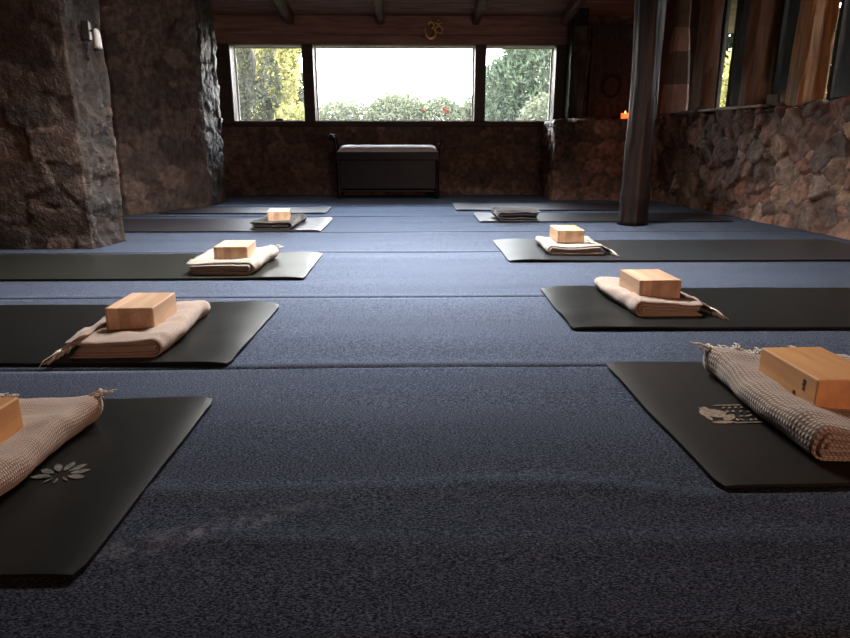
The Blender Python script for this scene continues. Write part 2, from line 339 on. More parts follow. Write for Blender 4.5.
# ---- rubble masonry: a plan path swept up a profile, displaced stone by stone
PAL = [(0.32, 0.165, 0.11), (0.25, 0.13, 0.09), (0.38, 0.20, 0.135), (0.20, 0.125, 0.095), (0.46, 0.29, 0.20), (0.27, 0.175, 0.13), (0.17, 0.10, 0.075), (0.35, 0.155, 0.10)]
def masonry(name, path, profile, res=0.012, stone=0.15, amp=0.03, seed=1, pal=PAL, gain=1.0, mortar=(0.12, 0.085, 0.068), corner=0.05, aspect=1.3, bulge=0.18, tl=0.13, rug=None, joint=0.016, inset=0.0):
    rng = np.random.RandomState(seed)
    P = [np.array(p, float) for p in path]
    pts = []; nor = []; sidx = []
    segn = []
    for a, b in zip(P[:-1], P[1:]):
        d = (b - a) / np.linalg.norm(b - a); segn.append(np.array([d[1], -d[0]]))
    for i, (a, b) in enumerate(zip(P[:-1], P[1:])):
        L = np.linalg.norm(b - a); n = max(2, int(L / res))
        for k in range(n + (i == len(P) - 2)):
            t = k / n; p = a + (b - a) * t; nn = segn[i].copy()
            if i > 0 and t * L < corner: wgt = 0.5 - 0.5 * t * L / corner; nn = nn * (1 - wgt) + segn[i - 1] * wgt
            if i < len(P) - 2 and (1 - t) * L < corner: wgt = 0.5 - 0.5 * (1 - t) * L / corner; nn = nn * (1 - wgt) + segn[i + 1] * wgt
            pts.append(p); nor.append(nn / np.linalg.norm(nn)); sidx.append(i)
    pts = np.array(pts); nor = np.array(nor)
    Q = [np.array(q, float) for q in profile]; pr = []; pn = []
    for i, (a, b) in enumerate(zip(Q[:-1], Q[1:])):
        L = np.linalg.norm(b - a); n = max(2, int(L / res)); d = (b - a) / L
        for k in range(n + (i == len(Q) - 2)):
            pr.append(a + (b - a) * k / n); pn.append(np.array([d[1], d[0]]))     # (outward, up)
    pr = np.array(pr); pn = np.array(pn)
    U, V = len(pts), len(pr)
    base = np.zeros((U, V, 3)); nn3 = np.zeros((U, V, 3))
    base[:, :, :2] = pts[:, None, :] - nor[:, None, :] * pr[None, :, 0:1]
    base[:, :, 2] = pr[None, :, 1]
    nn3[:, :, :2] = nor[:, None, :] * pn[None, :, 0:1]; nn3[:, :, 2] = pn[None, :, 1]
    X = base.reshape(-1, 3); NN = nn3.reshape(-1, 3)
    # seeds by dart throwing with mixed stone sizes
    seeds = []; rad = []
    order = rng.permutation(len(X)); met = np.array([1, 1, aspect])
    for phase, (lo, hi) in enumerate([(0.8, 1.25), (0.5, 0.7), (0.3, 0.4)]):
        for j in order[:6000]:
            r = stone * rng.uniform(lo, hi)
            if seeds:
                dd = np.linalg.norm((np.array(seeds) - X[j]) * met, axis=1)
                if (dd < (np.array(rad) + r) * 0.52).any(): continue
            seeds.append(X[j].copy()); rad.append(r)
    seeds = np.array(seeds); rad = np.array(rad); ns = len(seeds)
    # warp the lookup a little so joints are not straight
    W = np.array([noise.turbulence_vector(Vector(x) * 7, 2, False)[:] for x in X]) * 0.022
    F1 = np.full(len(X), 9.0); F2 = F1.copy(); ID = np.zeros(len(X), int)
    Xw = X + W
    for s in range(ns):
        d = np.linalg.norm((Xw - seeds[s]) * met, axis=1) - rad[s] * 0.5
        c = d < F1
        F2 = np.where(c, F1, np.minimum(F2, d)); ID = np.where(c, s, ID); F1 = np.where(c, d, F1)
    e = (F2 - F1)
    k = np.clip(e / joint, 0, 1); k = k * k * (3 - 2 * k)
    off = rng.uniform(-0.35, 0.45, ns); tilt = rng.normal(0, tl, (ns, 3))
    rel = X - seeds[ID]
    fine = np.array([fbm(x, 14, 4) for x in X]); big = np.array([fbm(x, 1.6, 2) for x in X])
    disp = k * (amp * (0.6 + off[ID]) + (tilt[ID] * rel).sum(1) + np.clip(e, 0, 0.08) * bulge) + amp * 0.6 * fine + big * amp * 0.8 - amp * 0.5
    if rug:
        segid = np.repeat(np.array(sidx), V); rg = np.array(rug)[segid]
        rid = np.array([(1 - 2 * abs(noise.noise(Vector((x[0] * 9, x[1] * 9, x[2] * 4.5)))) + 0.6 * noise.noise(Vector((x[0] * 24, x[1] * 24, x[2] * 11))) + 0.4 * noise.noise(Vector((x[0] * 50, x[1] * 50, x[2] * 30)))) if g else 0 for x, g in zip(X, rg)])
        disp = disp + rg * (rid - 0.5) - np.where(rg > 0, inset, 0)
    Z = X + NN * disp[:, None]
    col = np.array(pal)[rng.randint(0, len(pal), ns)] * rng.uniform(0.75, 1.2, (ns, 1))
    cc = (col[ID] * k[:, None] + np.array(mortar) * (1 - k[:, None])) * gain
    cc *= (1 + 0.25 * fine)[:, None]
    if rug: cc *= np.where(np.array(rug)[np.repeat(np.array(sidx), V)] > 0.01, 0.30 if inset > 0 else 0.35, 1.0)[:, None]  # rugged side faces take a darker colour for the dimmer light on them
    me = bpy.data.meshes.new(name)
    idx = np.arange(U * V).reshape(U, V)
    f = np.stack([idx[:-1, :-1], idx[1:, :-1], idx[1:, 1:], idx[:-1, 1:]], -1).reshape(-1, 4)
    me.from_pydata(Z.tolist(), [], f.tolist()); me.update()
    ca = me.color_attributes.new('stone', 'FLOAT_COLOR', 'POINT')
    ca.data.foreach_set('color', np.concatenate([np.clip(cc, 0, 1), np.ones((len(cc), 1))], 1).astype(np.float32).ravel())
    me.materials.append(M['stone'])
    me.polygons.foreach_set('use_smooth', [True] * len(me.polygons))
    o = bpy.data.objects.new(name, me); C.objects.link(o); o['kind'] = 'structure'
    return o

# ------------------------------------------------------------------ floor: carpet laid in strips across the room
SEAMS = [-0.3, 0.62, 1.572, 2.341, 3.343, 4.103, 5.0, 5.75]
def floor():
    xs = np.arange(-3.2, 3.45, 0.04)
    ys = set(np.round(np.arange(-2.0, 7.3, 0.022), 3))
    for s in SEAMS: ys |= {s - 0.006, s - 0.0025, s, s + 0.0025, s + 0.006}
    ys = sorted(ys); bm = bmesh.new(); rows = []
    for y in ys:
        row = []
        for x in xs:
            z = -0.002 + 0.0035 * fbm((x * 0.55, y * 3.2, 0.3), 1.0, 3)
            for s in SEAMS:
                yy = y - s - 0.006 * noise.noise(Vector((x * 1.3, s, 0)))
                if abs(yy) < 0.12:
                    z -= 0.006 * math.exp(-(yy / 0.004) ** 2)
                    z += 0.0022 * math.exp(-((yy - 0.02) / 0.025) ** 2)
            # long soft rucks across the nearest strip
            yc = 0.978 - 0.06 / (1 + math.exp(-(x - 0.36) / 0.05)) + 0.012 * math.sin(x * 5)
            z += 0.011 * math.exp(-((y - yc) / 0.018) ** 2) * max(0, 0.45 + noise.noise(Vector((x * 1.9, 3.1, 0))))
            z += 0.006 * math.exp(-((y - 0.86 + 0.05 * math.sin(x * 1.4 + 1)) / 0.02) ** 2) * max(0, 0.3 + noise.noise(Vector((x * 2.1, 7.7, 0))))
            cap = 0.014 if (y < 0.952 and x > -0.3) or abs(x) < 0.40 else 0.003
            row.append(bm.verts.new((x, y, min(z, cap))))
        rows.append(row)
    for a, b in zip(rows[:-1], rows[1:]):
        for i in range(len(xs) - 1): bm.faces.new((a[i], a[i + 1], b[i + 1], b[i]))
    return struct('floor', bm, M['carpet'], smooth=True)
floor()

# ------------------------------------------------------------------ stone walls and pillars
DPAL = [(0.21, 0.135, 0.105), (0.17, 0.11, 0.09), (0.25, 0.16, 0.125), (0.15, 0.105, 0.085), (0.28, 0.19, 0.15)]
def wx(y): return 2.555 - 0.09 * (y - 3.7)       # face line of the right-hand wall
masonry('wall_right', [(wx(6.3), 6.3), (wx(-1.9), -1.9)], [(0, 0), (0, 0.78), (0.42, 0.80)], 0.0125, 0.17, 0.026, 3, PAL, bulge=0.02, tl=0.2, aspect=1.15)
masonry('wall_right_return', [(1.375, 7.0), (1.365, 6.34), (2.55, 6.28)], [(0, 0), (0, 0.725), (0.7, 0.735)], 0.0125, 0.17, 0.022, 5, pal=PAL[:4], bulge=0.02, tl=0.12)
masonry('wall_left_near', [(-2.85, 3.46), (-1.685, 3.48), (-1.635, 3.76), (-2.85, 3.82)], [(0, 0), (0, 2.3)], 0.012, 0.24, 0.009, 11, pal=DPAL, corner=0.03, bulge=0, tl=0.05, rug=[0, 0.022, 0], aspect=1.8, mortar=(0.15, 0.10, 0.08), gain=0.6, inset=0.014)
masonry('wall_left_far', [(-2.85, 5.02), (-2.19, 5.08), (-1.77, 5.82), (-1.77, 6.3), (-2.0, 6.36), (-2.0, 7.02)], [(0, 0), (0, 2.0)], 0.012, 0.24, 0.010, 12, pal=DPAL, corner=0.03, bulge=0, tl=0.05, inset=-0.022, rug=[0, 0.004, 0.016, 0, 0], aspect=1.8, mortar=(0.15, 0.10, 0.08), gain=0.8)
masonry('wall_left', [(-2.8, -1.9), (-2.8, 5.1)], [(0, 0), (0, 2.6)], 0.04, 0.24, 0.03, 13, pal=DPAL)
masonry('wall_back', [(-2.05, 6.97), (1.45, 6.97)], [(0, 0), (0, 0.69)], 0.0125, 0.2, 0.008, 14, pal=DPAL, bulge=0.0, tl=0.05, mortar=(0.13, 0.09, 0.07))
masonry('wall_back_upper', [(1.62, 6.99), (2.95, 6.99)], [(0, 0.70), (0, 1.95)], 0.014, 0.2, 0.03, 15, pal=DPAL, gain=0.8)
# solid cores and outer faces of the walls
struct('wall_back_core', box(-3.1, 3.1, 7.01, 7.2, 0, 0.70), M['plaster'])
b = bmesh.new(); bx(b, -3.1, -1.79, 7.03, 7.2, 0.7, 2.0); bx(b, 1.47, 3.1, 7.03, 7.2, 0.7, 2.0); bx(b, -3.1, 3.1, 7.02, 7.2, 1.475, 2.0)
struct('wall_back_outer', b, M['plaster'])
struct('wall_left_core', box(-3.1, -2.86, -2.0, 7.2, 0, 2.7), M['plaster'])
# rear wall behind the camera
struct('wall_front', box(-3.1, 3.4, -2.0, -1.85, 0, 2.7), M['plaster'])

# ------------------------------------------------------------------ ceiling: boards across, rafters towards the windows
def ceil_z(y): return 1.66 + (7.0 - y) * 0.1
def ceiling():
    bm = bmesh.new(); y = 7.6
    rnd = random.Random(4)
    def slab(xa, xb, a, b_, lo, hi):
        z0, z1 = ceil_z(a), ceil_z(b_)
        v = [bm.verts.new(p) for p in [(xa, a, z0 + lo), (xb, a, z0 + lo), (xb, b_, z1 + lo), (xa, b_, z1 + lo), (xa, a, z0 + hi), (xb, a, z0 + hi), (xb, b_, z1 + hi), (xa, b_, z1 + hi)]]
        for f in [(0, 1, 2, 3), (4, 5, 6, 7), (0, 1, 5, 4), (1, 2, 6, 5), (2, 3, 7, 6), (3, 0, 4, 7)]: bm.faces.new([v[i] for i in f])
    while y > -2.1:
        a, b_ = y - 0.164, y; dz = rnd.uniform(-0.004, 0.004)
        if b_ > SKY0 and a < SKY1:
            slab(-3.2, SKX0, a, b_, 0.085 + dz, 0.115); slab(SKX1, 3.75, a, b_, 0.085 + dz, 0.115)
        else: slab(-3.2, 3.75, a, b_, 0.085 + dz, 0.115)
        y -= 0.17
    slab(-3.2, SKX0, -2.1, 7.6, 0.12, 0.15); slab(SKX1, 3.75, -2.1, 7.6, 0.12, 0.15)
    slab(SKX0, SKX1, SKY1, 7.6, 0.12, 0.15); slab(SKX0, SKX1, -2.1, SKY0, 0.12, 0.15)
    return struct('ceiling', bm, M['ceilwood'])
ceiling()
fr = bmesh.new(); zs0, zs1 = ceil_z(SKY1) + 0.05, ceil_z(SKY0) + 0.22
bx(fr, SKX0, SKX0 + 0.03, SKY0, SKY1, zs0, zs1); bx(fr, SKX1 - 0.03, SKX1, SKY0, SKY1, zs0, zs1)
bx(fr, SKX0, SKX1, SKY0, SKY0 + 0.03, zs0, zs1); bx(fr, SKX0, SKX1, SKY1 - 0.03, SKY1, zs0, zs1)
skl = struct('window_9', fr, M['reveal'])
obj('glass_pane', box(SKX0 + 0.03, SKX1 - 0.03, SKY0 + 0.03, SKY1 - 0.03, zs1 - 0.02, zs1 - 0.012), M['glass'], skl)
for i, x in enumerate([-2.05, -1.17, -0.27, 0.66, 1.52, 2.42]):
    bm = bmesh.new()
    n = 24; rr = []
    ln_ = 2.8 if abs(x) < 0.5 else 8.8       # the middle rafter stops at the skylight
    for k in range(n + 1):
        y = 6.98 - k * (ln_ / n); z = ceil_z(y); xx = x + 0.02 * math.sin(y * 1.3 + i); wdt = 0.042 + 0.004 * math.sin(y * 3 + i)
        rr.append([bm.verts.new(p) for p in [(xx - wdt, y, z + 0.01), (xx - wdt * 0.6, y, z - 0.008), (xx + wdt * 0.6, y, z - 0.008), (xx + wdt, y, z + 0.01), (xx + wdt, y, z + 0.09), (xx - wdt, y, z + 0.09)]])
    for a, c in zip(rr[:-1], rr[1:]):
        for q in range(6): bm.faces.new((a[q], a[(q + 1) % 6], c[(q + 1) % 6], c[q]))
    bm.faces.new(rr[0]); bm.faces.new(rr[-1][::-1])
    struct('trim_%d' % (i + 1), bm, M['rafter'])

# ------------------------------------------------------------------ back windows: timber frame, reveals and panes
bm = bmesh.new()
bx(bm, -1.99, 1.62, 6.93, 7.02, 0.69, 0.746, 0.006)          # sill rail
struct('trim_7', bm, M['darkwood'])
struct('trim_11', box(-1.99, 1.62, 6.94, 7.03, 1.468, 1.56, 0.006), M['ceilwood'])        # head rail
struct('trim_9', box(-1.99, 1.62, 6.955, 7.03, 1.563, 1.74, 0.004), M['ceilwood'])          # board above the head rail
bm = bmesh.new()
for x0, x1 in [(-1.99, -1.785), (-1.078, -0.968), (0.648, 0.758), (1.455, 1.60)]:
    bx(bm, x0, x1, 6.925, 7.03, 0.74, 1.475, 0.006)
struct('trim_8', bm, M['frame'])
for i, (x0, x1) in enumerate([(-1.785, -1.078), (-0.968, 0.648), (0.758, 1.455)]):
    z0, z1 = 0.746, 1.468
    fr = bmesh.new()
    bx(fr, x0 - 0.02, x0, 7.03, 7.15, z0, z1); bx(fr, x1, x1 + 0.02, 7.03, 7.15, z0, z1)
    bx(fr, x0 - 0.02, x1 + 0.02, 7.03, 7.15, z1, z1 + 0.02); bx(fr, x0 - 0.02, x1 + 0.02, 7.03, 7.17, z0 - 0.02, z0)
    o = struct('window_%d' % (i + 1), fr, M['reveal'])
    bm = bmesh.new()
    t = 0.012
    for a in [(x0, x0 + t, z0, z1), (x1 - t, x1, z0, z1), (x0, x1, z0, z0 + t), (x0, x1, z1 - t, z1)]: bx(bm, a[0], a[1], 7.11, 7.135, a[2], a[3])
    obj('window_sash', bm, M['reveal'], o)
    obj('glass_pane', box(x0 + t, x1 - t, 7.12, 7.125, z0 + t, z1 - t), M['glass'], o)
# small catch on the sill of the left window
t_ = obj('window_catch', box(-1.40, -1.33, 7.07, 7.10, 0.747, 0.775, 0.004), M['cord'], bpy.data.objects['window_1'])

# corner jamb post beside the right window
def rough_post(bm, cx, cy, wx_, wy_, z0, z1, seed, rot=0, taper=0.0, n=18, rough=0.006):
    rr = []
    for k in range(n + 1):
        z = z0 + (z1 - z0) * k / n; s = 1 - taper * k / n; ring = []
        for (a, b_) in [(-1, -1), (-0.8, -1), (0, -1), (0.8, -1), (1, -1), (1, -0.8), (1, 0), (1, 0.8), (1, 1), (0.8, 1), (0, 1), (-0.8, 1), (-1, 1), (-1, 0.8), (-1, 0), (-1, -0.8)]:
            cr = 0.93 if abs(a) == 1 and abs(b_) == 1 else 1
            px, py = a * wx_ / 2 * s * cr, b_ * wy_ / 2 * s * cr
            d = rough * 1.6 * noise.noise(Vector((a * 2 + seed, b_ * 2, z * 3))) + rough * noise.noise(Vector((a * 5 + seed, b_ * 5, z * 9)))
            px += d * (1 if a > 0 else -1); py += d * (1 if b_ > 0 else -1)
            ring.append(bm.verts.new((cx + px * math.cos(rot) - py * math.sin(rot), cy + px * math.sin(rot) + py * math.cos(rot), z)))
        rr.append(ring)
    for a, c in zip(rr[:-1], rr[1:]):
        for q in range(16): bm.faces.new((a[q], a[(q + 1) % 16], c[(q + 1) % 16], c[q]))
    bm.faces.new(rr[0][::-1]); bm.faces.new(rr[-1])
    return bm
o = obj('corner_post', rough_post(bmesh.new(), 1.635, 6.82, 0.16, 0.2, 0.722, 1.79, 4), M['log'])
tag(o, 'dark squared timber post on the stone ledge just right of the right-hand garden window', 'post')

# ------------------------------------------------------------------ free-standing round log
def log_post():
    bm = bmesh.new(); n = 60; sd = 40; rr = []
    for k in range(n + 1):
        z = -0.002 + 1.985 * k / n
        r = 0.088 + 0.012 * math.exp(-z / 0.07) + 0.004 * math.sin(z * 5) + 0.006 * math.exp(-((z - 0.18) / 0.05) ** 2)
        cx = 1.52 + 0.008 * math.sin(z * 2.2); cy = 4.46; ring = []
        for q in range(sd):
            a = 2 * PI * q / sd
            d = 0.010 * noise.noise(Vector((math.cos(a) * 2.5, math.sin(a) * 2.5, z * 0.9))) + 0.005 * noise.noise(Vector((math.cos(a) * 8, math.sin(a) * 8, z * 2.5)))
            ring.append(bm.verts.new((cx + (r + d) * math.cos(a), cy + (r + d) * math.sin(a), z)))
        rr.append(ring)
    for a, c in zip(rr[:-1], rr[1:]):
        for q in range(sd): bm.faces.new((a[q], a[(q + 1) % sd], c[(q + 1) % sd], c[q]))
    bm.faces.new(rr[0][::-1]); bm.faces.new(rr[-1])
    return obj('log_post', bm, M['log'], smooth=True)
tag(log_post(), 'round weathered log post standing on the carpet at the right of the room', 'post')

# ------------------------------------------------------------------ posts and glazing on the right-hand wall
rot = math.atan(0.09)
for cy, wx_, wy_, hz, lab in [
        (4.46, 0.19, 0.15, 2.05, 'thick orange-brown timber post on the stone wall, nearest the right edge'),
        (5.04, 0.25, 0.11, 1.98, 'dark brown timber post on the stone wall, left of the orange wood offcut'),
        (5.72, 0.12, 0.20, 1.92, 'reddish timber post on the stone wall, farthest of the three by the side windows')]:
    cx = wx(cy) + 0.02 + wx_ / 2
    o = obj('timber_post', rough_post(bmesh.new(), cx, cy, wx_, wy_, 0.775, ceil_z(cy) + 0.06, cy, rot), M['postlit'] if cy < 4.5 else M['postwood'])
    tag(o, lab, 'post', 'timber posts on the right-hand wall')
for i, (y0, y1, nm) in enumerate([(4.54, 4.98, 1), (5.10, 5.56, 1), (3.39, 4.38, 1), (5.70, 6.15, 0)]):
    fr = bmesh.new()
    def seg(ya, yb, za, zb, d=0.03):
        ym = (ya + yb) / 2; mt = Matrix.Translation((wx(ym) + 0.21, ym, 0)) @ Matrix.Rotation(rot, 4, 'Z')
        bx(fr, -d / 2, d / 2, -(yb - ya) / 2, (yb - ya) / 2, za, zb, mtx=mt)
    zt = ceil_z(y1) - 0.02
    seg(y0, y1, 0.79, 0.82); seg(y0, y1, zt, zt + 0.18); seg(y0, y0 + 0.03, 0.80, zt); seg(y1 - 0.03, y1, 0.80, zt)
    for q in range(nm):
        yy = y0 + (y1 - y0) * (q + 1) / (nm + 1); seg(yy - 0.008, yy + 0.008, 0.80, zt, 0.02)
    o = struct('window_%d' % (i + 4), fr, M['frame'])
    g = bmesh.new(); ym = (y0 + y1) / 2
    bx(g, -0.003, 0.003, -(y1 - y0) / 2 + 0.02, (y1 - y0) / 2 - 0.02, 0.81, zt, mtx=Matrix.Translation((wx(ym) + 0.21, ym, 0)) @ Matrix.Rotation(rot, 4, 'Z'))
    obj('glass_pane', g, M['glass_clean'], o)
# outer leaf of the right-hand wall
b = bmesh.new(); bx(b, 0.16, 0.26, -2.6, 2.6, 0.77, 2.75, mtx=Matrix.Translation((wx(0.75), 0.75, 0)) @ Matrix.Rotation(rot, 4, 'Z'))
struct('wall_right_upper', b, M['plaster'])
b = bmesh.new(); bx(b, 0, 0.1, -4.3, 4.3, 0, 0.77, mtx=Matrix.Translation((wx(2.3) + 0.36, 2.3, 0)) @ Matrix.Rotation(rot, 4, 'Z'))
struct('wall_right_core', b, M['plaster'])
b = bmesh.new(); bx(b, 0.2, 0.28, -0.45, 0.38, 0.76, 1.9, mtx=Matrix.Translation((wx(6.6), 6.6, 0)) @ Matrix.Rotation(rot, 4, 'Z'))
struct('wall_right_corner', b, M['plaster'])
o = obj('wood_offcut', rough_post(bmesh.new(), wx(4.76) + 0.12, 4.75, 0.10, 0.16, 0.788, 0.868, 2, rot, n=6, rough=0.003), M['postwood'])
tag(o, 'short orange wood offcut lying on the stone wall between two posts', 'wood offcut')

b = bmesh.new(); bx(b, -0.012, 0.15, -0.62, 0.62, 0.782, 0.80, 0.004, mtx=Matrix.Translation((wx(5.35), 5.35, 0)) @ Matrix.Rotation(rot, 4, 'Z'))
struct('trim_10', b, noise_mat('pale lit ledge', (0.3, 0.22, 0.17), (0.5, 0.4, 0.33), 9, 0.5, 0.6))  # pale slab carries the lit strip of the ledge in its colour
# stacked stone column on the ledge behind the log post
def column():
    root = empty('stone_column', (2.34, 6.02, 0.79))
    rnd = random.Random(3)
    for k, (z0, z1, w0, w1, c) in enumerate([(0, 0.24, 0.20, 0.185, 0), (0.245, 0.50, 0.185, 0.15, 1), (0.505, 0.70, 0.15, 0.11, 0), (0.705, 0.98, 0.11, 0.10, 1)]):
        bm = bmesh.new(); n = 6; rr = []
        for i in range(n + 1):
            t = i / n; wd = (w0 + (w1 - w0) * t) / 2; ring = []
            for q in range(16):
                a = 2 * PI * (q + 0.5) / 16; m_ = max(abs(math.cos(a)), abs(math.sin(a))); px, py = wd * math.cos(a) / m_, wd * math.sin(a) / m_
                d = 1 + 0.05 * noise.noise(Vector((px * 12 + k, py * 12, t * 3))); d *= 0.97 if i in (0, n) else 1
                ring.append(bm.verts.new((px * d, py * d, z0 + (z1 - z0) * t)))
            rr.append(ring)
        for a, c_ in zip(rr[:-1], rr[1:]):
            for q in range(16): bm.faces.new((a[q], a[(q + 1) % 16], c_[(q + 1) % 16], c_[q]))
        bm.faces.new(rr[0][::-1]); bm.faces.new(rr[-1])
        obj('stone_block', bm, noise_mat('column stone %d' % k, (0.26, 0.15, 0.11) if c == 0 else (0.10, 0.07, 0.05), (0.42, 0.28, 0.2) if c == 0 else (0.18, 0.12, 0.09), 9, 0.8, 0.6), root)
    return root
tag(column(), 'tapering column of stacked stone blocks on the ledge right of the log post', 'column')

# dark hanging on the far right wall
def hanging():
    root = empty('wall_hanging', (2.02, 6.90, 1.22))
    bm = bmesh.new(); n = 24; W, H = 0.44, 0.86
    for i in range(n):
        for j in range(2): pass
    vsf = [[bm.verts.new((-W / 2 + W * i / n, 0.01 * math.sin(i * 1.1) + dy, z)) for i in range(n + 1)] for dy, z in [(0, -H / 2), (0, H / 2), (0.012, H / 2), (0.012, -H / 2)]]
    for a, c in [(0, 1), (1, 2), (2, 3), (3, 0)]:
        for i in range(n): bm.faces.new((vsf[a][i], vsf[a][i + 1], vsf[c][i + 1], vsf[c][i]))
    obj('cloth', bm, M['cloth_dark'], root)
    bm = bmesh.new()
    for r_ in range(3):
        pts = [(-0.17 + 0.034 * i, -0.017, 0.30 + 0.035 * r_ + (0.05 if i % 2 else 0)) for i in range(11)]
        tube(bm, pts, 0.006, 5)
    obj('zigzag_band', bm, M['cloth_pale'], root)
    bm = bmesh.new(); tube(bm, [(0.0 + 0.085 * math.cos(a), -0.018, -0.14 + 0.10 * math.sin(a)) for a in np.linspace(0, 2 * PI, 28)], 0.016, 6)
    obj('round_motif', bm, M['cloth_black'], root)
    bm = bmesh.new(); tube(bm, [(-W / 2 - 0.03, 0.005, H / 2 + 0.005), (W / 2 + 0.03, 0.005, H / 2 + 0.005)], 0.01, 8)
    obj('rod', bm, M['darkwood'], root)
    return root
tag(hanging(), 'dark cloth hanging with faint zigzag band and round motif on the far right wall', 'wall hanging')

# candle in an orange glass on the return ledge
cr = empty('candle_holder', (2.085, 6.58, 0.735))
bm = bmesh.new(); lathe(bm, [(0.02, 0), (0.03, 0.004), (0.036, 0.03), (0.04, 0.075), (0.037, 0.075), (0.033, 0.03), (0.02, 0.012), (0.004, 0.011)], 0, 0, 20)
obj('glass_cup', bm, M['candleglass'], cr, True)
bm = bmesh.new(); lathe(bm, [(0.028, 0.016), (0.029, 0.04), (0.004, 0.042)], 0, 0, 16); obj('wax', bm, M['white'], cr)
bm = bmesh.new(); lathe(bm, [(0.002, 0.045), (0.009, 0.058), (0.008, 0.07), (0.001, 0.1)], 0, 0, 10); obj('flame', bm, M['flame'], cr)
tag(cr, 'small glowing orange glass candle holder on the stone ledge left of the log post', 'candle holder')
cl = light('candle_light', 'POINT', (2.085, 6.52, 0.87), (0, 0, -1), 0.35, (1, 0.3, 0.08)); cl.data.shadow_soft_size = 0.02

# ------------------------------------------------------------------ wall lamp on the near left pillar
wl = empty('wall_lamp', (-1.632, 3.61, 1.055), R(9))
obj('mounting_plate', box(-0.03, 0.004, -0.022, 0.022, -0.005, 0.085, 0.003), M['greymetal'], wl)
bm = bmesh.new(); bx(bm, 0.004, 0.03, -0.004, 0.004, 0.035, 0.045); obj('arm', bm, M['greymetal'], wl)
bm = bmesh.new(); lathe(bm, [(0.003, 0.052), (0.012, 0.046), (0.018, 0.03), (0.021, -0.03), (0.021, -0.045), (0.004, -0.046)], 0.032, 0, 18); obj('shade', bm, M['white'], wl, True)
bm = bmesh.new(); lathe(bm, [(0.0215, -0.054), (0.0215, -0.045), (0.004, -0.044)], 0.032, 0, 18); obj('rim', bm, M['cord'], wl)
tag(wl, 'small white wall lamp on the side face of the near left stone pillar', 'wall lamp')

# ------------------------------------------------------------------ bench under the main window
def bench():
    root = empty('bench', (-0.225, 6.62, 0))
    W = 0.5; D = 0.14
    # padded seat, rounded towards both ends
    bm = bmesh.new(); n = 36; m_ = 12; rr = []
    for i in range(n + 1):
        x = -0.485 + 0.97 * i / n; e = min(1, (0.485 - abs(x)) / 0.07); e = math.sqrt(max(0.0, 1 - (1 - e) ** 2)); ring = []
        for q in range(m_):
            a = PI * q / (m_ - 1); ring.append(bm.verts.new((x, -D * math.cos(a) * (0.9 + 0.1 * e) if q not in (0, m_ - 1) else (-D if q == 0 else D), 0.452 + (0.058 * e + 0.006) * (math.sin(a) ** 1.0 if 0 < q < m_ - 1 else 0.1))))
        ring += [bm.verts.new((x, D, 0.447)), bm.verts.new((x, -D, 0.447))]
        rr.append(ring)
    L = len(rr[0])
    for a, c in zip(rr[:-1], rr[1:]):
        for q in range(L): bm.faces.new((a[q], a[(q + 1) % L], c[(q + 1) % L], c[q]))
    bm.faces.new(rr[0]); bm.faces.new(rr[-1][::-1])
    obj('cushion', bm, M['cushion'], root, True)
    obj('seat_rail', box(-W, W, -D, D, 0.37, 0.445, 0.006), M['benchwood'], root)
    for sx in (-1, 1):
        for sy in (-1, 1):
            bm = bmesh.new(); x = sx * (W - 0.02); y = sy * (D - 0.025)
            tube(bm, [(x, y, 0), (x, y, 0.06), (x, y, 0.12), (x, y, 0.36)], lambda t: [0.016, 0.024, 0.02, 0.024][round(t * 3)], 10)
            obj('leg', bm, M['benchwood'], root)
    obj('side_panel', box(-W + 0.02, -W + 0.035, -D + 0.04, D - 0.04, 0.08, 0.36), M['benchwood'], root)
    obj('side_panel', box(W - 0.035, W - 0.02, -D + 0.04, D - 0.04, 0.08, 0.36), M['benchwood'], root)
    obj('back_panel', box(-W + 0.03, W - 0.03, D - 0.04, D - 0.025, 0.08, 0.36), M['benchwood'], root)
    obj('front_panel', box(-W + 0.03, W - 0.03, -D + 0.015, -D + 0.03, 0.10, 0.37), M['benchwood'], root)
    obj('shelf', box(-W + 0.03, W - 0.03, -D + 0.02, D - 0.04, 0.07, 0.085), M['benchwood'], root)
    # scrolled arm at the left end
    bm = bmesh.new()
    pts = [(-W + 0.0, 0, 0.40), (-W - 0.005, 0, 0.50), (-W - 0.01, 0, 0.56), (-W - 0.03, 0, 0.595)] + [(-W - 0.04 + 0.022 * math.cos(a), 0, 0.585 + 0.022 * math.sin(a)) for a in np.linspace(1.2, 5.2, 9)]
    for yy in (-0.12, 0.12): tube(bm, [(p[0], yy, p[2]) for p in pts], 0.011, 8)
    tube(bm, [(-W - 0.042, -0.15, 0.585), (-W - 0.042, 0.15, 0.585)], 0.018, 12)
    obj('arm', bm, M['benchwood'], root, True)
    bm = bmesh.new(); tube(bm, [(W, -0.12, 0.40), (W + 0.004, -0.12, 0.54)], 0.011, 8); tube(bm, [(W, 0.12, 0.40), (W + 0.004, 0.12, 0.54)], 0.011, 8); tube(bm, [(W + 0.004, -0.14, 0.54), (W + 0.004, 0.14, 0.54)], 0.013, 10)
    obj('arm', bm, M['benchwood'], root, True)
    return root
tag(bench(), 'dark wooden bench with a pale pink padded seat against the far wall', 'bench')

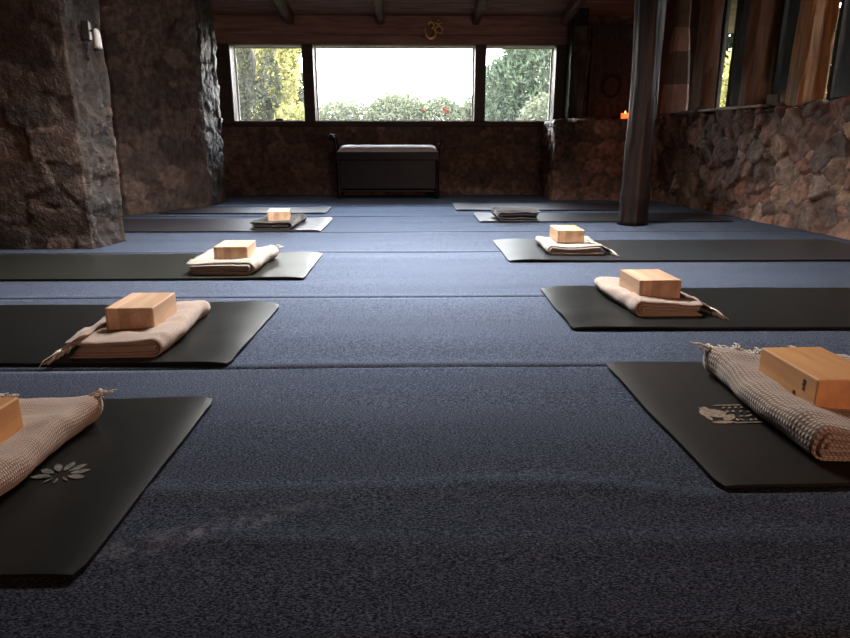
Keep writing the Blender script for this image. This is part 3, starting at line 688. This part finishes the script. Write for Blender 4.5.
# ------------------------------------------------------------------ brass om sign hung above the main window
def om():
    root = empty('om_sign', (0.232, 6.86, 1.597))
    def stroke(bm, pts, w0, w1, wm):
        # smooth through the points
        P = [Vector((x, 0, z)) for x, z in pts]; out = []
        for i in range(len(P) - 1):
            p0, p1, p2, p3 = P[max(i - 1, 0)], P[i], P[i + 1], P[min(i + 2, len(P) - 1)]
            for k in range(6):
                t = k / 6
                out.append(0.5 * ((2 * p1) + (p2 - p0) * t + (2 * p0 - 5 * p1 + 4 * p2 - p3) * t * t + (3 * p1 - p0 - 3 * p2 + p3) * t ** 3))
        out.append(P[-1])
        tube(bm, out, lambda t: (w0 * (1 - t) + w1 * t) + (wm - (w0 + w1) / 2) * math.sin(PI * t), 8)
    bm = bmesh.new()
    stroke(bm, [(-0.055, 0.045), (-0.04, 0.066), (-0.012, 0.062), (0.002, 0.035), (-0.018, 0.012), (-0.03, 0.008)], 0.007, 0.004, 0.010)
    stroke(bm, [(-0.03, 0.010), (0.0, 0.006), (0.016, -0.022), (0.008, -0.058), (-0.03, -0.078), (-0.07, -0.055), (-0.088, -0.012), (-0.09, 0.02)], 0.004, 0.002, 0.014)
    obj('curved_body', bm, M['gold'], root, True)
    bm = bmesh.new(); stroke(bm, [(0.006, 0.0), (0.03, 0.028), (0.062, 0.03), (0.082, 0.0), (0.07, -0.03), (0.045, -0.03), (0.034, -0.012)], 0.004, 0.003, 0.009)
    obj('tail_stroke', bm, M['gold'], root, True)
    bm = bmesh.new(); stroke(bm, [(0.008, 0.072), (0.03, 0.052), (0.058, 0.052), (0.078, 0.07)], 0.002, 0.002, 0.008)
    obj('crescent', bm, M['gold'], root, True)
    bm = bmesh.new(); bmesh.ops.create_icosphere(bm, subdivisions=2, radius=0.010, matrix=Matrix.Translation((0.04, 0, 0.084)))
    obj('dot', bm, M['gold'], root, True)
    bm = bmesh.new(); tube(bm, [(-0.01, 0, 0.066), (-0.008, 0, 0.165)], 0.0012, 5); tube(bm, [(0.04, 0, 0.09), (0.04, 0, 0.165)], 0.0012, 5)
    obj('cord', bm, M['cord'], root)
    return root
tag(om(), 'small brass om sign hanging above the wide garden window', 'sign')

# ------------------------------------------------------------------ yoga mats
def yoga_mat(side, xin, y0, y1, length, m, label, curl=0.01, seed=0, yaw=0, wave=0.004, cl=0.05):
    """xin: inner end by the aisle, y0..y1 across; returns the mat object. Origin at the inner end, middle."""
    xin, y0, y1 = xin * 0.984, y0 * 0.984, y1 * 0.984
    W = y1 - y0; nx, ny = 90, 26; T = 0.005; bm = bmesh.new(); top = []; bot = []
    for i in range(nx + 1):
        t = (i / nx) ** 1.6; d = t * length; rt = []; rb = []
        for j in range(ny + 1):
            v = j / ny; y = (v - 0.5) * W
            z = 0.003
            e = math.exp(-d / 0.06)
            # the last few centimetres of the mat arch up and bend down to the carpet
            z += curl * (d / cl) * math.exp(1 - d / cl) * (0.5 + 0.5 * v * v + 0.45 * noise.noise(Vector((v * 2.6 + seed, seed * 1.7, 0))))
            z += wave * max(0, noise.noise(Vector((d * 4.2, v * 2.4, seed + 9)))) * math.exp(-d / 0.5)
            ex = 0.004 * noise.noise(Vector((v * 3, seed, 2)))
            # round the corners a touch
            cr_ = 0
            for vv in (v, 1 - v):
                q = vv * W
                if q < 0.012 and d < 0.012: cr_ = max(cr_, 0.006 * (1 - q / 0.012))
            dd = d + cr_ * (1 if d < 0.012 else 0) + ex * e
            rt.append(bm.verts.new((side * dd, y, z + T))); rb.append(bm.verts.new((side * dd, y, z)))
        top.append(rt); bot.append(rb)
    for i in range(nx):
        for j in range(ny):
            bm.faces.new((top[i][j], top[i + 1][j], top[i + 1][j + 1], top[i][j + 1]))
            bm.faces.new((bot[i][j], bot[i][j + 1], bot[i + 1][j + 1], bot[i + 1][j]))
    for i in range(nx):
        bm.faces.new((top[i][0], bot[i][0], bot[i + 1][0], top[i + 1][0])); bm.faces.new((top[i][ny], top[i + 1][ny], bot[i + 1][ny], bot[i][ny]))
    for j in range(ny):
        bm.faces.new((top[0][j], top[0][j + 1], bot[0][j + 1], bot[0][j])); bm.faces.new((top[nx][j], bot[nx][j], bot[nx][j + 1], top[nx][j + 1]))
    o = obj('yoga_mat', bm, m, smooth=True)
    mod = o.modifiers.new('edge', 'EDGE_SPLIT'); mod.split_angle = R(50)
    o.location = (xin, (y0 + y1) / 2, 0); o.rotation_euler = (0, 0, yaw)
    tag(o, label, 'yoga mat', 'yoga mats in two rows on the carpet')
    return o
mL1 = yoga_mat(-1, -0.447, 0.757, 1.372, 1.8, M['mat'], 'charcoal yoga mat with leaf print at the lower left corner', 0.005, 1, R(-0.6))
mL2 = yoga_mat(-1, -0.470, 1.612, 2.235, 1.8, M['mat'], 'charcoal yoga mat with a pale shiny curled end, second from the front on the left', 0.013, 2, R(-1.2), 0.008, 0.10)
mL3 = yoga_mat(-1, -0.455, 2.70, 3.315, 1.8, M['matolive'], 'olive grey yoga mat with pale end beside the near left pillar', 0.010, 3, 0.0, 0.004, 0.09)
mL4 = yoga_mat(-1, -0.579, 4.18, 4.87, 1.75, M['matlilac'], 'lilac grey yoga mat with rippled end, second from the back on the left', 0.008, 4, 0.0, 0.012)
mL5 = yoga_mat(-1, -0.687, 5.25, 5.71, 1.3, M['matlilac'], 'farthest yoga mat on the left, bare, near the far pillar', 0.006, 5, 0.0)
mR1 = yoga_mat(1, 0.510, 0.968, 1.592, 1.8, M['matbrown'], 'brown-black yoga mat with square tan print at the lower right', 0.004, 6, R(1.6), 0.001)
mR2 = yoga_mat(1, 0.499, 1.925, 2.478, 1.8, M['mat'], 'glossy black yoga mat, second from the front on the right', 0.009, 7, R(-0.6), 0.012, 0.10)
mR3 = yoga_mat(1, 0.470, 3.085, 3.745, 1.95, M['matgrey'], 'yoga mat with pale grey end in front of the round log post', 0.009, 8, 0.0, 0.004, 0.12)
mR4 = yoga_mat(1, 0.490, 4.655, 5.20, 1.8, M['matgrey'], 'yoga mat under the dark folded blanket, running behind the log post', 0.006, 9, 0.0)
mR5 = yoga_mat(1, 0.373, 5.45, 6.04, 1.5, M['matlilac'], 'bare pale lilac yoga mat farthest back on the right', 0.006, 10, 0.0)

# prints on the mats, in each mat's own coordinates
def leaf_shape(bm, cx, cy, ang, ln, wd, z0, z1):
    n = 7; a = []; 
    for k in range(n + 1):
        t = k / n; w_ = wd * math.sin(PI * t) ** 0.8; a.append((t * ln, w_))
    pts = a + [(x, -y) for x, y in a[-2:0:-1]]
    c, s = math.cos(ang), math.sin(ang)
    lo = [bm.verts.new((cx + x * c - y * s, cy + x * s + y * c, z0)) for x, y in pts]
    hi = [bm.verts.new((cx + x * c - y * s, cy + x * s + y * c, z1)) for x, y in pts]
    bm.faces.new(lo[::-1]); bm.faces.new(hi)
    for k in range(len(pts)): bm.faces.new((lo[k], lo[(k + 1) % len(pts)], hi[(k + 1) % len(pts)], hi[k]))
def print_leaves(parent, wx_, wy_, size, m, z=0.0098):
    mi = parent.matrix_basis.inverted()
    l = mi @ Vector((wx_, wy_, 0)); bm = bmesh.new()
    for k in range(7):
        a = R(-10 + k * 33)
        leaf_shape(bm, l.x + 0.18 * size * math.cos(a), l.y + 0.18 * size * math.sin(a), a, 0.42 * size, 0.085 * size, z, z + 0.0012)
    for k in range(4):
        a = R(200 + k * 40); leaf_shape(bm, l.x + 0.14 * size * math.cos(a), l.y + 0.14 * size * math.sin(a), a, 0.22 * size, 0.03 * size, z, z + 0.0012)
    o = obj('printed_emblem', bm, m, parent); o['label'] = 'worn pale leaf print' if parent is mL1 else 'faint leaf print'
bpy.context.view_layer.update()
print_leaves(mL1, -0.600, 1.008, 0.080, M['logo'])
print_leaves(mL2, -0.600, 1.865, 0.12, M['logofaint'], 0.0125)
def print_square(parent, wx_, wy_, m, z=0.0096):
    mi = parent.matrix_basis.inverted(); l = mi @ Vector((wx_, wy_, 0)); bm = bmesh.new(); rnd = random.Random(8)
    # rounded figure on the left, rows of small marks on the right
    for kk, (a, ln, wd, dx, dy) in enumerate([(0.1, 0.055, 0.022, -0.05, 0.0), (1.5, 0.045, 0.009, -0.045, -0.02), (0.7, 0.045, 0.010, -0.02, -0.035), (2.4, 0.032, 0.009, -0.02, 0.01), (0.0, 0.05, 0.006, -0.05, -0.042), (1.57, 0.03, 0.006, -0.045, -0.035), (1.2, 0.02, 0.006, -0.035, 0.018)]):
        leaf_shape(bm, l.x + dx, l.y + dy, a, ln, wd, z - 0.0001 * kk, z + 0.0012 + 0.00012 * kk)
    for r_ in range(4):
        for c_ in range(4):
            x = l.x + 0.008 + c_ * 0.013; y = l.y - 0.036 + r_ * 0.021
            leaf_shape(bm, x, y, rnd.choice([0.2, 1.3, 2.0, 0.8]), 0.011, 0.003, z, z + 0.0012)
    for a in [(l.x - 0.005, l.x + 0.055, l.y - 0.047, l.y - 0.043), (l.x - 0.005, l.x + 0.055, l.y + 0.041, l.y + 0.045)]:
        bx(bm, a[0], a[1], a[2], a[3], z, z + 0.0012)
    o = obj('printed_emblem', bm, m, parent); o['label'] = 'square tan printed emblem'
print_square(mR1, 0.652, 1.240, M['logotan'])

# ------------------------------------------------------------------ folded blankets
def blanket(side, x_in, y0, y1, W, H, m, label, fringe=(), seed=0, layers=3, yaw=0.0, dent=0.2, group='folded blankets on the yoga mats', base=0.0095, skew=0.0):
    far_lift = 0.024 if any(f[0] == 'far' for f in fringe) else 0.0
    """U-folded cloth: rounded fold by the aisle (local x=0), cut edges facing front and back."""
    x_in, y0, y1 = x_in * 0.986, y0 * 0.984, y1 * 0.984
    L = y1 - y0
    bm = bmesh.new(); uvl = bm.loops.layers.uv.new('UVMap'); t = H / (2 * layers) * 0.86
    ny = 44
    rnd = random.Random(seed)
    def warp(x, y, z):
        v = y / L + 0.5
        k = z / H
        n1 = noise.noise(Vector((y * 5.5, seed * 3.1, 0.2))); n2 = noise.noise(Vector((x * 7, y * 6, seed + 4.2)))
        inner = math.exp(-x / 0.07)
        z += k * 0.006 * noise.noise(Vector((x * 16, y * 11, seed * 2.2)))
        z += k * 0.0045 * (0.5 - abs(noise.noise(Vector((x * 9, y * 24, seed * 1.3)))) * 2)
        x2 = x + inner * (0.024 * n1 - 0.004) * (0.5 + k) + 0.004 * noise.noise(Vector((y * 21, z * 40, seed)))
        # top sinks under the block, rises at the fold
        sink = dent * math.exp(-((x - W * 0.55) / (W * 0.33)) ** 4) * math.exp(-(y / (L * 0.33)) ** 4)
        z2 = z * (1 - sink) + k * (0.010 * n2 + 0.010 * inner * (1 + n1))
        ends = max(0, abs(v - 0.5) * 2 - 0.75) / 0.25
        z2 *= 1 - 0.16 * ends * (0.6 + 0.8 * rnd_end[0 if v < 0.5 else 1])
        x2 += skew * y
        z2 += k * far_lift * max(0, (v - 0.82) / 0.18) ** 1.5 * math.exp(-x / 0.10)
        return Vector((side * x2, y, base + max(0.0, z2)))
    rnd_end = (rnd.random(), rnd.random())
    for kf in range(layers):
        zc = H / 2; r_ = H / 2 - (kf + 0.5) * (H / (2 * layers)); xo = r_ if kf == 0 else r_ + 0.004 * kf
        x0 = H / 2 * 1.05
        endx = W - rnd.uniform(0, 0.022) - 0.006 * kf; endx2 = W - rnd.uniform(0, 0.02) - 0.006 * kf
        cl_ = [(endx - (endx - x0) * i / 12, zc - r_) for i in range(12)]
        cl_ += [(x0 - r_ * 1.05 * math.sin(a), zc - r_ * math.cos(a)) for a in np.linspace(0, PI, 13)]
        cl_ += [(x0 + (endx2 - x0) * i / 12, zc + r_) for i in range(1, 13)]
        P = [Vector((a, b_, 0)) for a, b_ in cl_]; n = len(P); arc = [0]
        for i in range(1, n): arc.append(arc[-1] + (P[i] - P[i - 1]).length)
        nor = []
        for i in range(n):
            d = (P[min(i + 1, n - 1)] - P[max(i - 1, 0)]).normalized(); nor.append(Vector((d.y, -d.x, 0)))
        ya, yb = -L / 2 + rnd.uniform(0, 0.02), L / 2 - rnd.uniform(0, 0.02)
        loop_o = []; 
        for j in range(ny + 1):
            y = ya + (yb - ya) * j / ny; ro = []; ri = []
            for i in range(n):
                ripple = 0.0012 * noise.noise(Vector((arc[i] * 30, y * 40, kf + seed)))
                th = t / 2 + ripple
                # rounded lips at the long-side ends
                if i in (0, n - 1): th *= 0.45
                if j in (0, ny): th *= 0.5
                a = P[i] + nor[i] * th; b_ = P[i] - nor[i] * th
                ro.append(bm.verts.new(warp(a.x, y, max(0, a.y)))); ri.append(bm.verts.new(warp(b_.x, y, max(0, b_.y))))
            loop_o.append((ro, ri, y))
        def F(vs_, uvs):
            f = bm.faces.new(vs_)
            for lp, uv_ in zip(f.loops, uvs): lp[uvl].uv = uv_
        for j in range(ny):
            (o0, i0, y_a), (o1, i1, y_b) = loop_o[j], loop_o[j + 1]
            for i in range(n - 1):
                uvq = [(arc[i], y_a), (arc[i + 1], y_a), (arc[i + 1], y_b), (arc[i], y_b)]
                F((o0[i], o0[i + 1], o1[i + 1], o1[i]), uvq); F((i0[i], i1[i], i1[i + 1], i0[i + 1]), [uvq[0], uvq[3], uvq[2], uvq[1]])
            F((o0[0], o1[0], i1[0], i0[0]), [(0, y_a), (0, y_b), (t, y_b), (t, y_a)]); F((o0[-1], i0[-1], i1[-1], o1[-1]), [(0, y_a), (t, y_a), (t, y_b), (0, y_b)])
        for (o0, i0, y_a), fl in ((loop_o[0], 0), (loop_o[-1], 1)):
            for i in range(n - 1): F((o0[i], i0[i], i0[i + 1], o0[i + 1]), [(arc[i], 0), (arc[i], t), (arc[i + 1], t), (arc[i + 1], 0)])
    me_name = 'folded_blanket'
    # loose flaps of the top layer
    spots = []; groups_ = []
    for kind, a0, a1, ln in fringe:
        if kind == 'far':
            nf = max(8, int((a1 - a0) * 150))
            for q in range(nf):
                x = a0 + (a1 - a0) * q / nf + rnd.uniform(0, 0.006); zz = H * rnd.uniform(0.80, 1.02)
                p0 = warp(x, L / 2 - 0.022, zz); p0 = (side * p0.x, p0.y, p0.z - base)
                p1 = warp(x + 0.008, L / 2 - 0.022, zz); p1 = (side * p1.x, p1.y, p1.z - base)
                spots.append((kind, p0, p1, ln))
            groups_.append(len(spots)); continue
        nq = 16; nr = 8; g = []
        for q in range(nq + 1):
            s = a0 + (a1 - a0) * q / nq; row = []
            for k in range(nr + 1):
                u = k / nr
                if kind == 'outer':
                    ext = ln * (1.5 - 1.1 * q / nq)
                    x = W * 0.80 + (W * 0.20 + ext) * u; y = s + 0.02 * u * noise.noise(Vector((s * 9, seed, 1))) - 0.03 * u * u
                    z = H * 1.08 * (1 - 0.55 * u ** 1.5) + 0.006 * noise.noise(Vector((x * 12, s * 18, seed)))
                else:
                    y = L / 2 * 0.86 + (L / 2 * 0.14 + ln) * u; x = s + 0.03 * u * noise.noise(Vector((s * 9, seed, 1)))
                    z = H * (1.0 + 0.28 * math.sin(u * 2.6) * math.sin(PI * min(1, (q / nq) * 1.1 + 0.2))) + 0.012 * noise.noise(Vector((x * 16, y * 9, seed))) - H * 0.35 * u * u
                if k in (0, nr) or q in (0, nq): th = 0.002
                else: th = 0.004 if kind == 'outer' else 0.011
                row.append((x, y, max(0.004, z), th))
            g.append(row)
        tp = [[bm.verts.new(Vector((side * (x + skew * y), y, base + z + th))) for x, y, z, th in row] for row in g]
        bt = [[bm.verts.new(Vector((side * (x + skew * y), y, base + max(0, z - th)))) for x, y, z, th in row] for row in g]
        def F(vs_, uvs):
            f = bm.faces.new(vs_)
            for lp, uv_ in zip(f.loops, uvs): lp[uvl].uv = uv_
        for q in range(nq):
            for k in range(nr):
                uvq = [(g[q][k][0], g[q][k][1]), (g[q + 1][k][0], g[q + 1][k][1]), (g[q + 1][k + 1][0], g[q + 1][k + 1][1]), (g[q][k + 1][0], g[q][k + 1][1])]
                F((tp[q][k], tp[q + 1][k], tp[q + 1][k + 1], tp[q][k + 1]), uvq); F((bt[q][k], bt[q][k + 1], bt[q + 1][k + 1], bt[q + 1][k]), [uvq[0], uvq[3], uvq[2], uvq[1]])
        for q in range(nq):
            for k in (0, nr): F((tp[q][k], bt[q][k], bt[q + 1][k], tp[q + 1][k]), [(0, 0)] * 4)
        for k in range(nr):
            for q in (0, nq): F((tp[q][k], tp[q][k + 1], bt[q][k + 1], bt[q][k]), [(0, 0)] * 4)
        for q in range(nq): spots.append((kind, g[q][nr], g[q + 1][nr], ln))
        groups_.append(len(spots))
    root_ = obj(me_name, bm, m, smooth=True)
    for ga, gb in zip([0] + groups_[:-1], groups_):
        fb = bmesh.new()
        for kind, p, q, ln in spots[ga:gb]:
            for s_ in (0.1, 0.4, 0.7):
                x = p[0] + (q[0] - p[0]) * s_; y = p[1] + (q[1] - p[1]) * s_; z = p[2] + (q[2] - p[2]) * s_
                dx, dy = (0.45, -1) if kind == 'outer' else (rnd.uniform(-0.7, 0.5) - (0.6 if x < 0.05 else 0), 0.9)
                L2 = rnd.uniform(0.035, 0.06) if kind == 'outer' else rnd.uniform(0.4, 1.0) * ln; pts = []
                cz = rnd.uniform(-0.1, 0.8) if kind != 'outer' else 0.1
                for k in range(5):
                    u = k / 4
                    px = x + dx * L2 * u + 0.008 * math.sin(u * 4 + rnd.random() * 6) * u; py = y + dy * L2 * u + rnd.uniform(-0.005, 0.005) * u
                    pz = max(0.003, z + L2 * cz * u * (1 - 0.6 * u) - (z * u * u if kind == 'outer' else 0))
                    pts.append((side * (px + skew * py), py, base + pz))
                tube(fb, pts, 0.0026, 5, 0.0012)
        obj('fringe', fb, M['fringe'], root_, True)
    root_.location = (x_in, (y0 + y1) / 2, 0); root_.rotation_euler = (0, 0, yaw)
    tag(root_, label, 'blanket', group)
    return root_
rib = blanket(1, 0.712, 1.035, 1.52, 0.34, 0.058, M['bl_rib'], 'ribbed beige folded blanket with frayed corner on the lower right mat', [('far', 0.0, 0.30, 0.034)], 1, 4, R(-1.0), 0.25)
blanket(1, 0.715, 2.02, 2.46, 0.23, 0.052, M['bl_beige'], 'beige folded blanket with tassels spilling right, on the second right mat', [('outer', -0.17, -0.02, 0.02)], 2, 3, R(1), 0.3)
blanket(1, 0.690, 3.20, 3.60, 0.28, 0.050, M['bl_grey'], 'grey-beige folded blanket on the mat in front of the log post', [('outer', -0.15, 0.0, 0.02)], 3, 3, R(-2), 0.3)
blanket(1, 0.615, 4.63, 4.96, 0.30, 0.070, M['bl_backlit'], 'dark backlit folded blanket with no block on it, fourth mat on the right', [], 4, 4, R(2), 0.0)
blanket(-1, -0.645, 0.86, 1.27, 0.34, 0.056, M['bl_beige'], 'coarse beige folded blanket at the left edge on the nearest left mat', [('far', 0.0, 0.03, 0.016), ('far', 0.17, 0.23, 0.016)], 5, 3, R(-2), 0.2)
blanket(-1, -0.667, 1.655, 2.10, 0.25, 0.054, M['bl_beige'], 'beige folded blanket with long frayed corner, second left mat', [('outer', -0.205, 0.10, 0.0)], 6, 4, R(1), 0.25)
blanket(-1, -0.665, 2.735, 3.15, 0.285, 0.060, M['bl_grey'], 'grey-beige folded blanket with thick rolled edge on the olive mat', [('far', 0.0, 0.16, 0.022)], 7, 3, R(-3), 0.3)
blanket(-1, -0.76, 4.20, 4.66, 0.27, 0.055, M['bl_backlit'], 'dark backlit folded blanket under a block, second mat from the back on the left', [], 8, 3, R(-4), 0.2)

# ------------------------------------------------------------------ wooden yoga blocks
def block(cx, cy, z, sx, sy, sz, yaw, m, label, tilt=(0, 0)):
    bm = box(-sx / 2, sx / 2, -sy / 2, sy / 2, 0, sz, 0.0035, 2)
    o = obj('yoga_block', bm, m); o.location = (cx, cy, z); o.rotation_euler = (tilt[0], tilt[1], yaw)
    tag(o, label, 'yoga block', 'wooden yoga blocks on the blankets')
    return o
BZ, BH = 0.055, 0.063
rb = block(0.838, 1.247, BZ + 0.002, 0.135, 0.205, BH, R(1), M['blockknot'], 'orange pine yoga block with knots at the right edge, on the nearest right blanket')
for ky, kz, kr in [(-0.062, 0.046, 0.004), (-0.061, 0.038, 0.004), (-0.062, 0.030, 0.0035), (-0.035, 0.012, 0.0045)]:
    kb = bmesh.new(); bmesh.ops.create_cone(kb, cap_ends=True, segments=12, radius1=kr, radius2=kr, depth=0.0016, matrix=Matrix.Translation((-0.0678, ky, kz)) @ Matrix.Rotation(PI / 2, 4, 'Y'))
    obj('knot', kb, M['cord'], rb)
block(0.812, 2.160, BZ, 0.14, 0.19, BH, R(2), M['block'], 'pale pine yoga block on the second right blanket')
block(0.813, 3.390, BZ, 0.137, 0.215, BH, R(-1), M['block'], 'pale pine yoga block on the blanket in front of the log post')
block(-0.772, 0.995, BZ + 0.002, 0.14, 0.20, BH, R(-2), M['blockknot'], 'orange wooden yoga block cut off by the left edge, on the nearest left blanket')
block(-0.775, 1.828, BZ, 0.13, 0.19, BH, R(1), M['block'], 'striped pine yoga block on the second left blanket')
block(-0.782, 2.885, BZ, 0.143, 0.19, BH, R(2), M['block'], 'pine yoga block on the blanket on the olive mat')
block(-0.868, 4.320, BZ, 0.14, 0.215, BH, R(8), M['block'], 'small pine yoga block on the dark blanket at the back left')

# ------------------------------------------------------------------ garden
struct('ground', box(-14, 16, 7.2, 32, -0.15, -0.02), M['grass'])
struct('ground_side', box(3.0, 16, -6, 7.2, -0.15, -0.02), M['grass'])
def foliage(name, m, blobs, n, leaf, seed, label, cat, group=None, trunk=None, droop=0.0, elong=1.8, flowers=None):
    rnd = np.random.RandomState(seed); vs_ = []; fs = []
    tot = sum(b_[3] * b_[4] * b_[5] for b_ in blobs)
    for (cx, cy, cz, rx, ry, rz) in blobs:
        k = int(n * rx * ry * rz / tot)
        for _ in range(k):
            d = rnd.normal(size=3); d /= np.linalg.norm(d); r_ = rnd.uniform(0.45, 1.0) ** 0.5
            c = np.array([cx, cy, cz]) + d * r_ * np.array([rx, ry, rz])
            if c[2] < 0.02: c[2] = 0.02 + rnd.uniform(0, 0.1)
            a = rnd.normal(size=3); a[2] -= droop; a /= np.linalg.norm(a); b_ = np.cross(a, rnd.normal(size=3)); b_ /= np.linalg.norm(b_)
            l = leaf * rnd.uniform(0.6, 1.4); i0 = len(vs_)
            vs_ += [c - a * l * elong / 2, c + b_ * l * 0.4, c + a * l * elong / 2, c - b_ * l * 0.4]; fs.append((i0, i0 + 1, i0 + 2, i0 + 3))
    root = empty(name, (blobs[0][0], blobs[0][1], 0))
    me = bpy.data.meshes.new('foliage'); me.from_pydata([tuple(v - np.array([blobs[0][0], blobs[0][1], 0])) for v in vs_], [], fs); me.materials.append(m)
    o = bpy.data.objects.new('foliage', me); C.objects.link(o); o.parent = root
    if trunk:
        bm = bmesh.new()
        for tr in trunk: tube(bm, [(p[0] - blobs[0][0], p[1] - blobs[0][1], p[2]) for p in tr[0]], tr[1], 8, tr[2])
        obj('trunk', bm, M['bark'], root)
    if flowers:
        for fx, fz, fy, s in flowers[0]:
            fb = bmesh.new()
            for q in range(7):
                d = rnd.normal(size=3) * s * 0.3
                bmesh.ops.create_icosphere(fb, subdivisions=1, radius=s * 0.45, matrix=Matrix.Translation((fx - blobs[0][0] + d[0], fy - blobs[0][1] + d[1] * 0.3, fz + d[2])) @ Matrix.Diagonal((1, 1, 0.6, 1)))
            obj('flower', fb, flowers[1], root)
    tag(root, label, cat, group)
    return root
# hedge of flowering shrubs seen in the wide window
G1 = 'flowering shrubs beyond the wide window'
foliage('garden_shrub', M['hedge'], [(-1.25, 11.4, 0.6, 0.5, 0.5, 0.60), (-0.98, 11.5, 0.62, 0.46, 0.5, 0.60)], 9000, 0.04, 1, 'yellow-green shrub with white blossom at the left of the wide window', 'shrub', G1, flowers=([(-0.98, 0.93, 11.05, 0.05)], M['whiteflower']))
foliage('garden_shrub', M['hedge'], [(-0.32, 11.2, 0.65, 0.50, 0.5, 0.66), (-0.05, 11.4, 0.84, 0.38, 0.45, 0.47)], 12000, 0.04, 2, 'tall rounded shrub in the middle of the wide window', 'shrub', G1)
foliage('garden_shrub', M['hedge'], [(0.48, 11.3, 0.62, 0.50, 0.5, 0.64)], 9000, 0.04, 3, 'low shrub with red flowers right of centre in the wide window', 'shrub', G1, flowers=([(0.58, 1.0, 10.85, 0.05), (0.53, 1.04, 10.9, 0.04), (0.20, 1.02, 10.9, 0.035)], M['redflower']))
foliage('garden_shrub', M['hedge'], [(1.18, 11.7, 0.64, 0.52, 0.45, 0.67)], 9000, 0.04, 4, 'shrub at the right end of the wide window', 'shrub', G1)
# left window: climbing tree in front, bright shrubbery behind
foliage('garden_tree', M['greyleaf'], [(-2.75, 10.3, 1.55, 0.45, 0.4, 0.75), (-2.45, 10.2, 1.0, 0.4, 0.4, 0.4), (-2.1, 10.3, 1.35, 0.16, 0.25, 0.5)], 5200, 0.045, 5, 'grey-green leafy tree filling the left side of the left window', 'tree', trunk=[([(-2.5, 10.3, 0), (-2.45, 10.3, 0.9), (-2.3, 10.3, 1.7), (-2.5, 10.3, 2.3)], 0.05, 0.02), ([(-2.42, 10.3, 1.0), (-2.15, 10.3, 1.5), (-1.9, 10.3, 2.1)], 0.025, 0.01)])
foliage('garden_tree', M['yellowleaf'], [(-2.6, 11.5, 2.0, 0.85, 0.4, 0.5), (-2.12, 11.4, 1.62, 0.32, 0.3, 0.62), (-3.05, 11.6, 1.7, 0.42, 0.4, 0.52)], 6500, 0.05, 6, 'bright yellow-green tree top in the left window', 'tree', trunk=[([(-2.4, 11.5, 0), (-2.35, 11.5, 1.0), (-2.3, 11.5, 1.9)], 0.04, 0.02)])
foliage('garden_shrub', M['yellowleaf'], [(-2.6, 12.8, 0.65, 1.3, 0.5, 0.65)], 5000, 0.06, 7, 'low yellow-green shrub behind the trees in the left window', 'shrub', flowers=([(-2.55, 1.05, 12.25, 0.03)], M['redflower']))
foliage('garden_shrub', M['greyleaf'], [(-3.5, 14.4, 1.4, 1.35, 0.5, 1.6), (-2.7, 14.4, 1.0, 0.6, 0.4, 1.0)], 12000, 0.08, 17, 'tall dim shrub behind the left window trees', 'shrub')
# right window: drooping conifer and a lighter bush
foliage('conifer_tree', M['conifer'], [(2.15, 10.7, 1.35, 0.85, 0.6, 1.2), (1.62, 10.9, 1.0, 0.5, 0.45, 0.85), (2.1, 10.4, 1.7, 0.5, 0.4, 0.7), (1.45, 10.9, 1.5, 0.3, 0.4, 0.33)], 26000, 0.034, 8, 'drooping green conifer filling the right-hand garden window', 'tree', droop=1.0, elong=3.4, trunk=[([(2.4, 10.8, 0), (2.35, 10.8, 1.2), (2.3, 10.7, 2.6)], 0.07, 0.02)])
foliage('garden_shrub', M['hedge'], [(1.86, 9.5, 0.60, 0.40, 0.33, 0.60)], 3500, 0.035, 9, 'light green shrub below the conifer in the right-hand garden window', 'shrub')
# dense trees outside the side windows
G2 = 'dark trees outside the side windows'
for i, (cx, cy, hz, lab) in enumerate([(5.0, 6.6, 2.2, 'dark tree outside the side window, seen left of the middle post'), (5.3, 10.2, 3.4, 'dark tree outside beyond the farthest side window'), (5.2, 4.4, 2.3, 'dark tree outside the side windows at the right edge'), (5.2, 2.0, 2.3, 'dark tree outside to the right of the view'), (5.2, -0.6, 2.3, 'dark tree outside behind the view')]):
    foliage('side_tree', M['darkleaf'], [(cx, cy, hz * 0.5, 0.8, 1.08, hz * 0.55), (cx + 0.6, cy, hz * 0.95, 0.9, 1.08, hz * 0.5)], 9000, 0.085, 20 + i, lab, 'tree', G2, trunk=[([(cx, cy, 0), (cx, cy, hz)], 0.09, 0.05)])
foliage('garden_shrub', M['yellowleaf'], [(3.95, 8.1, 0.85, 0.35, 0.45, 0.86)], 4500, 0.035, 30, 'sunlit yellow-green shrub seen between two posts in the side window', 'shrub')
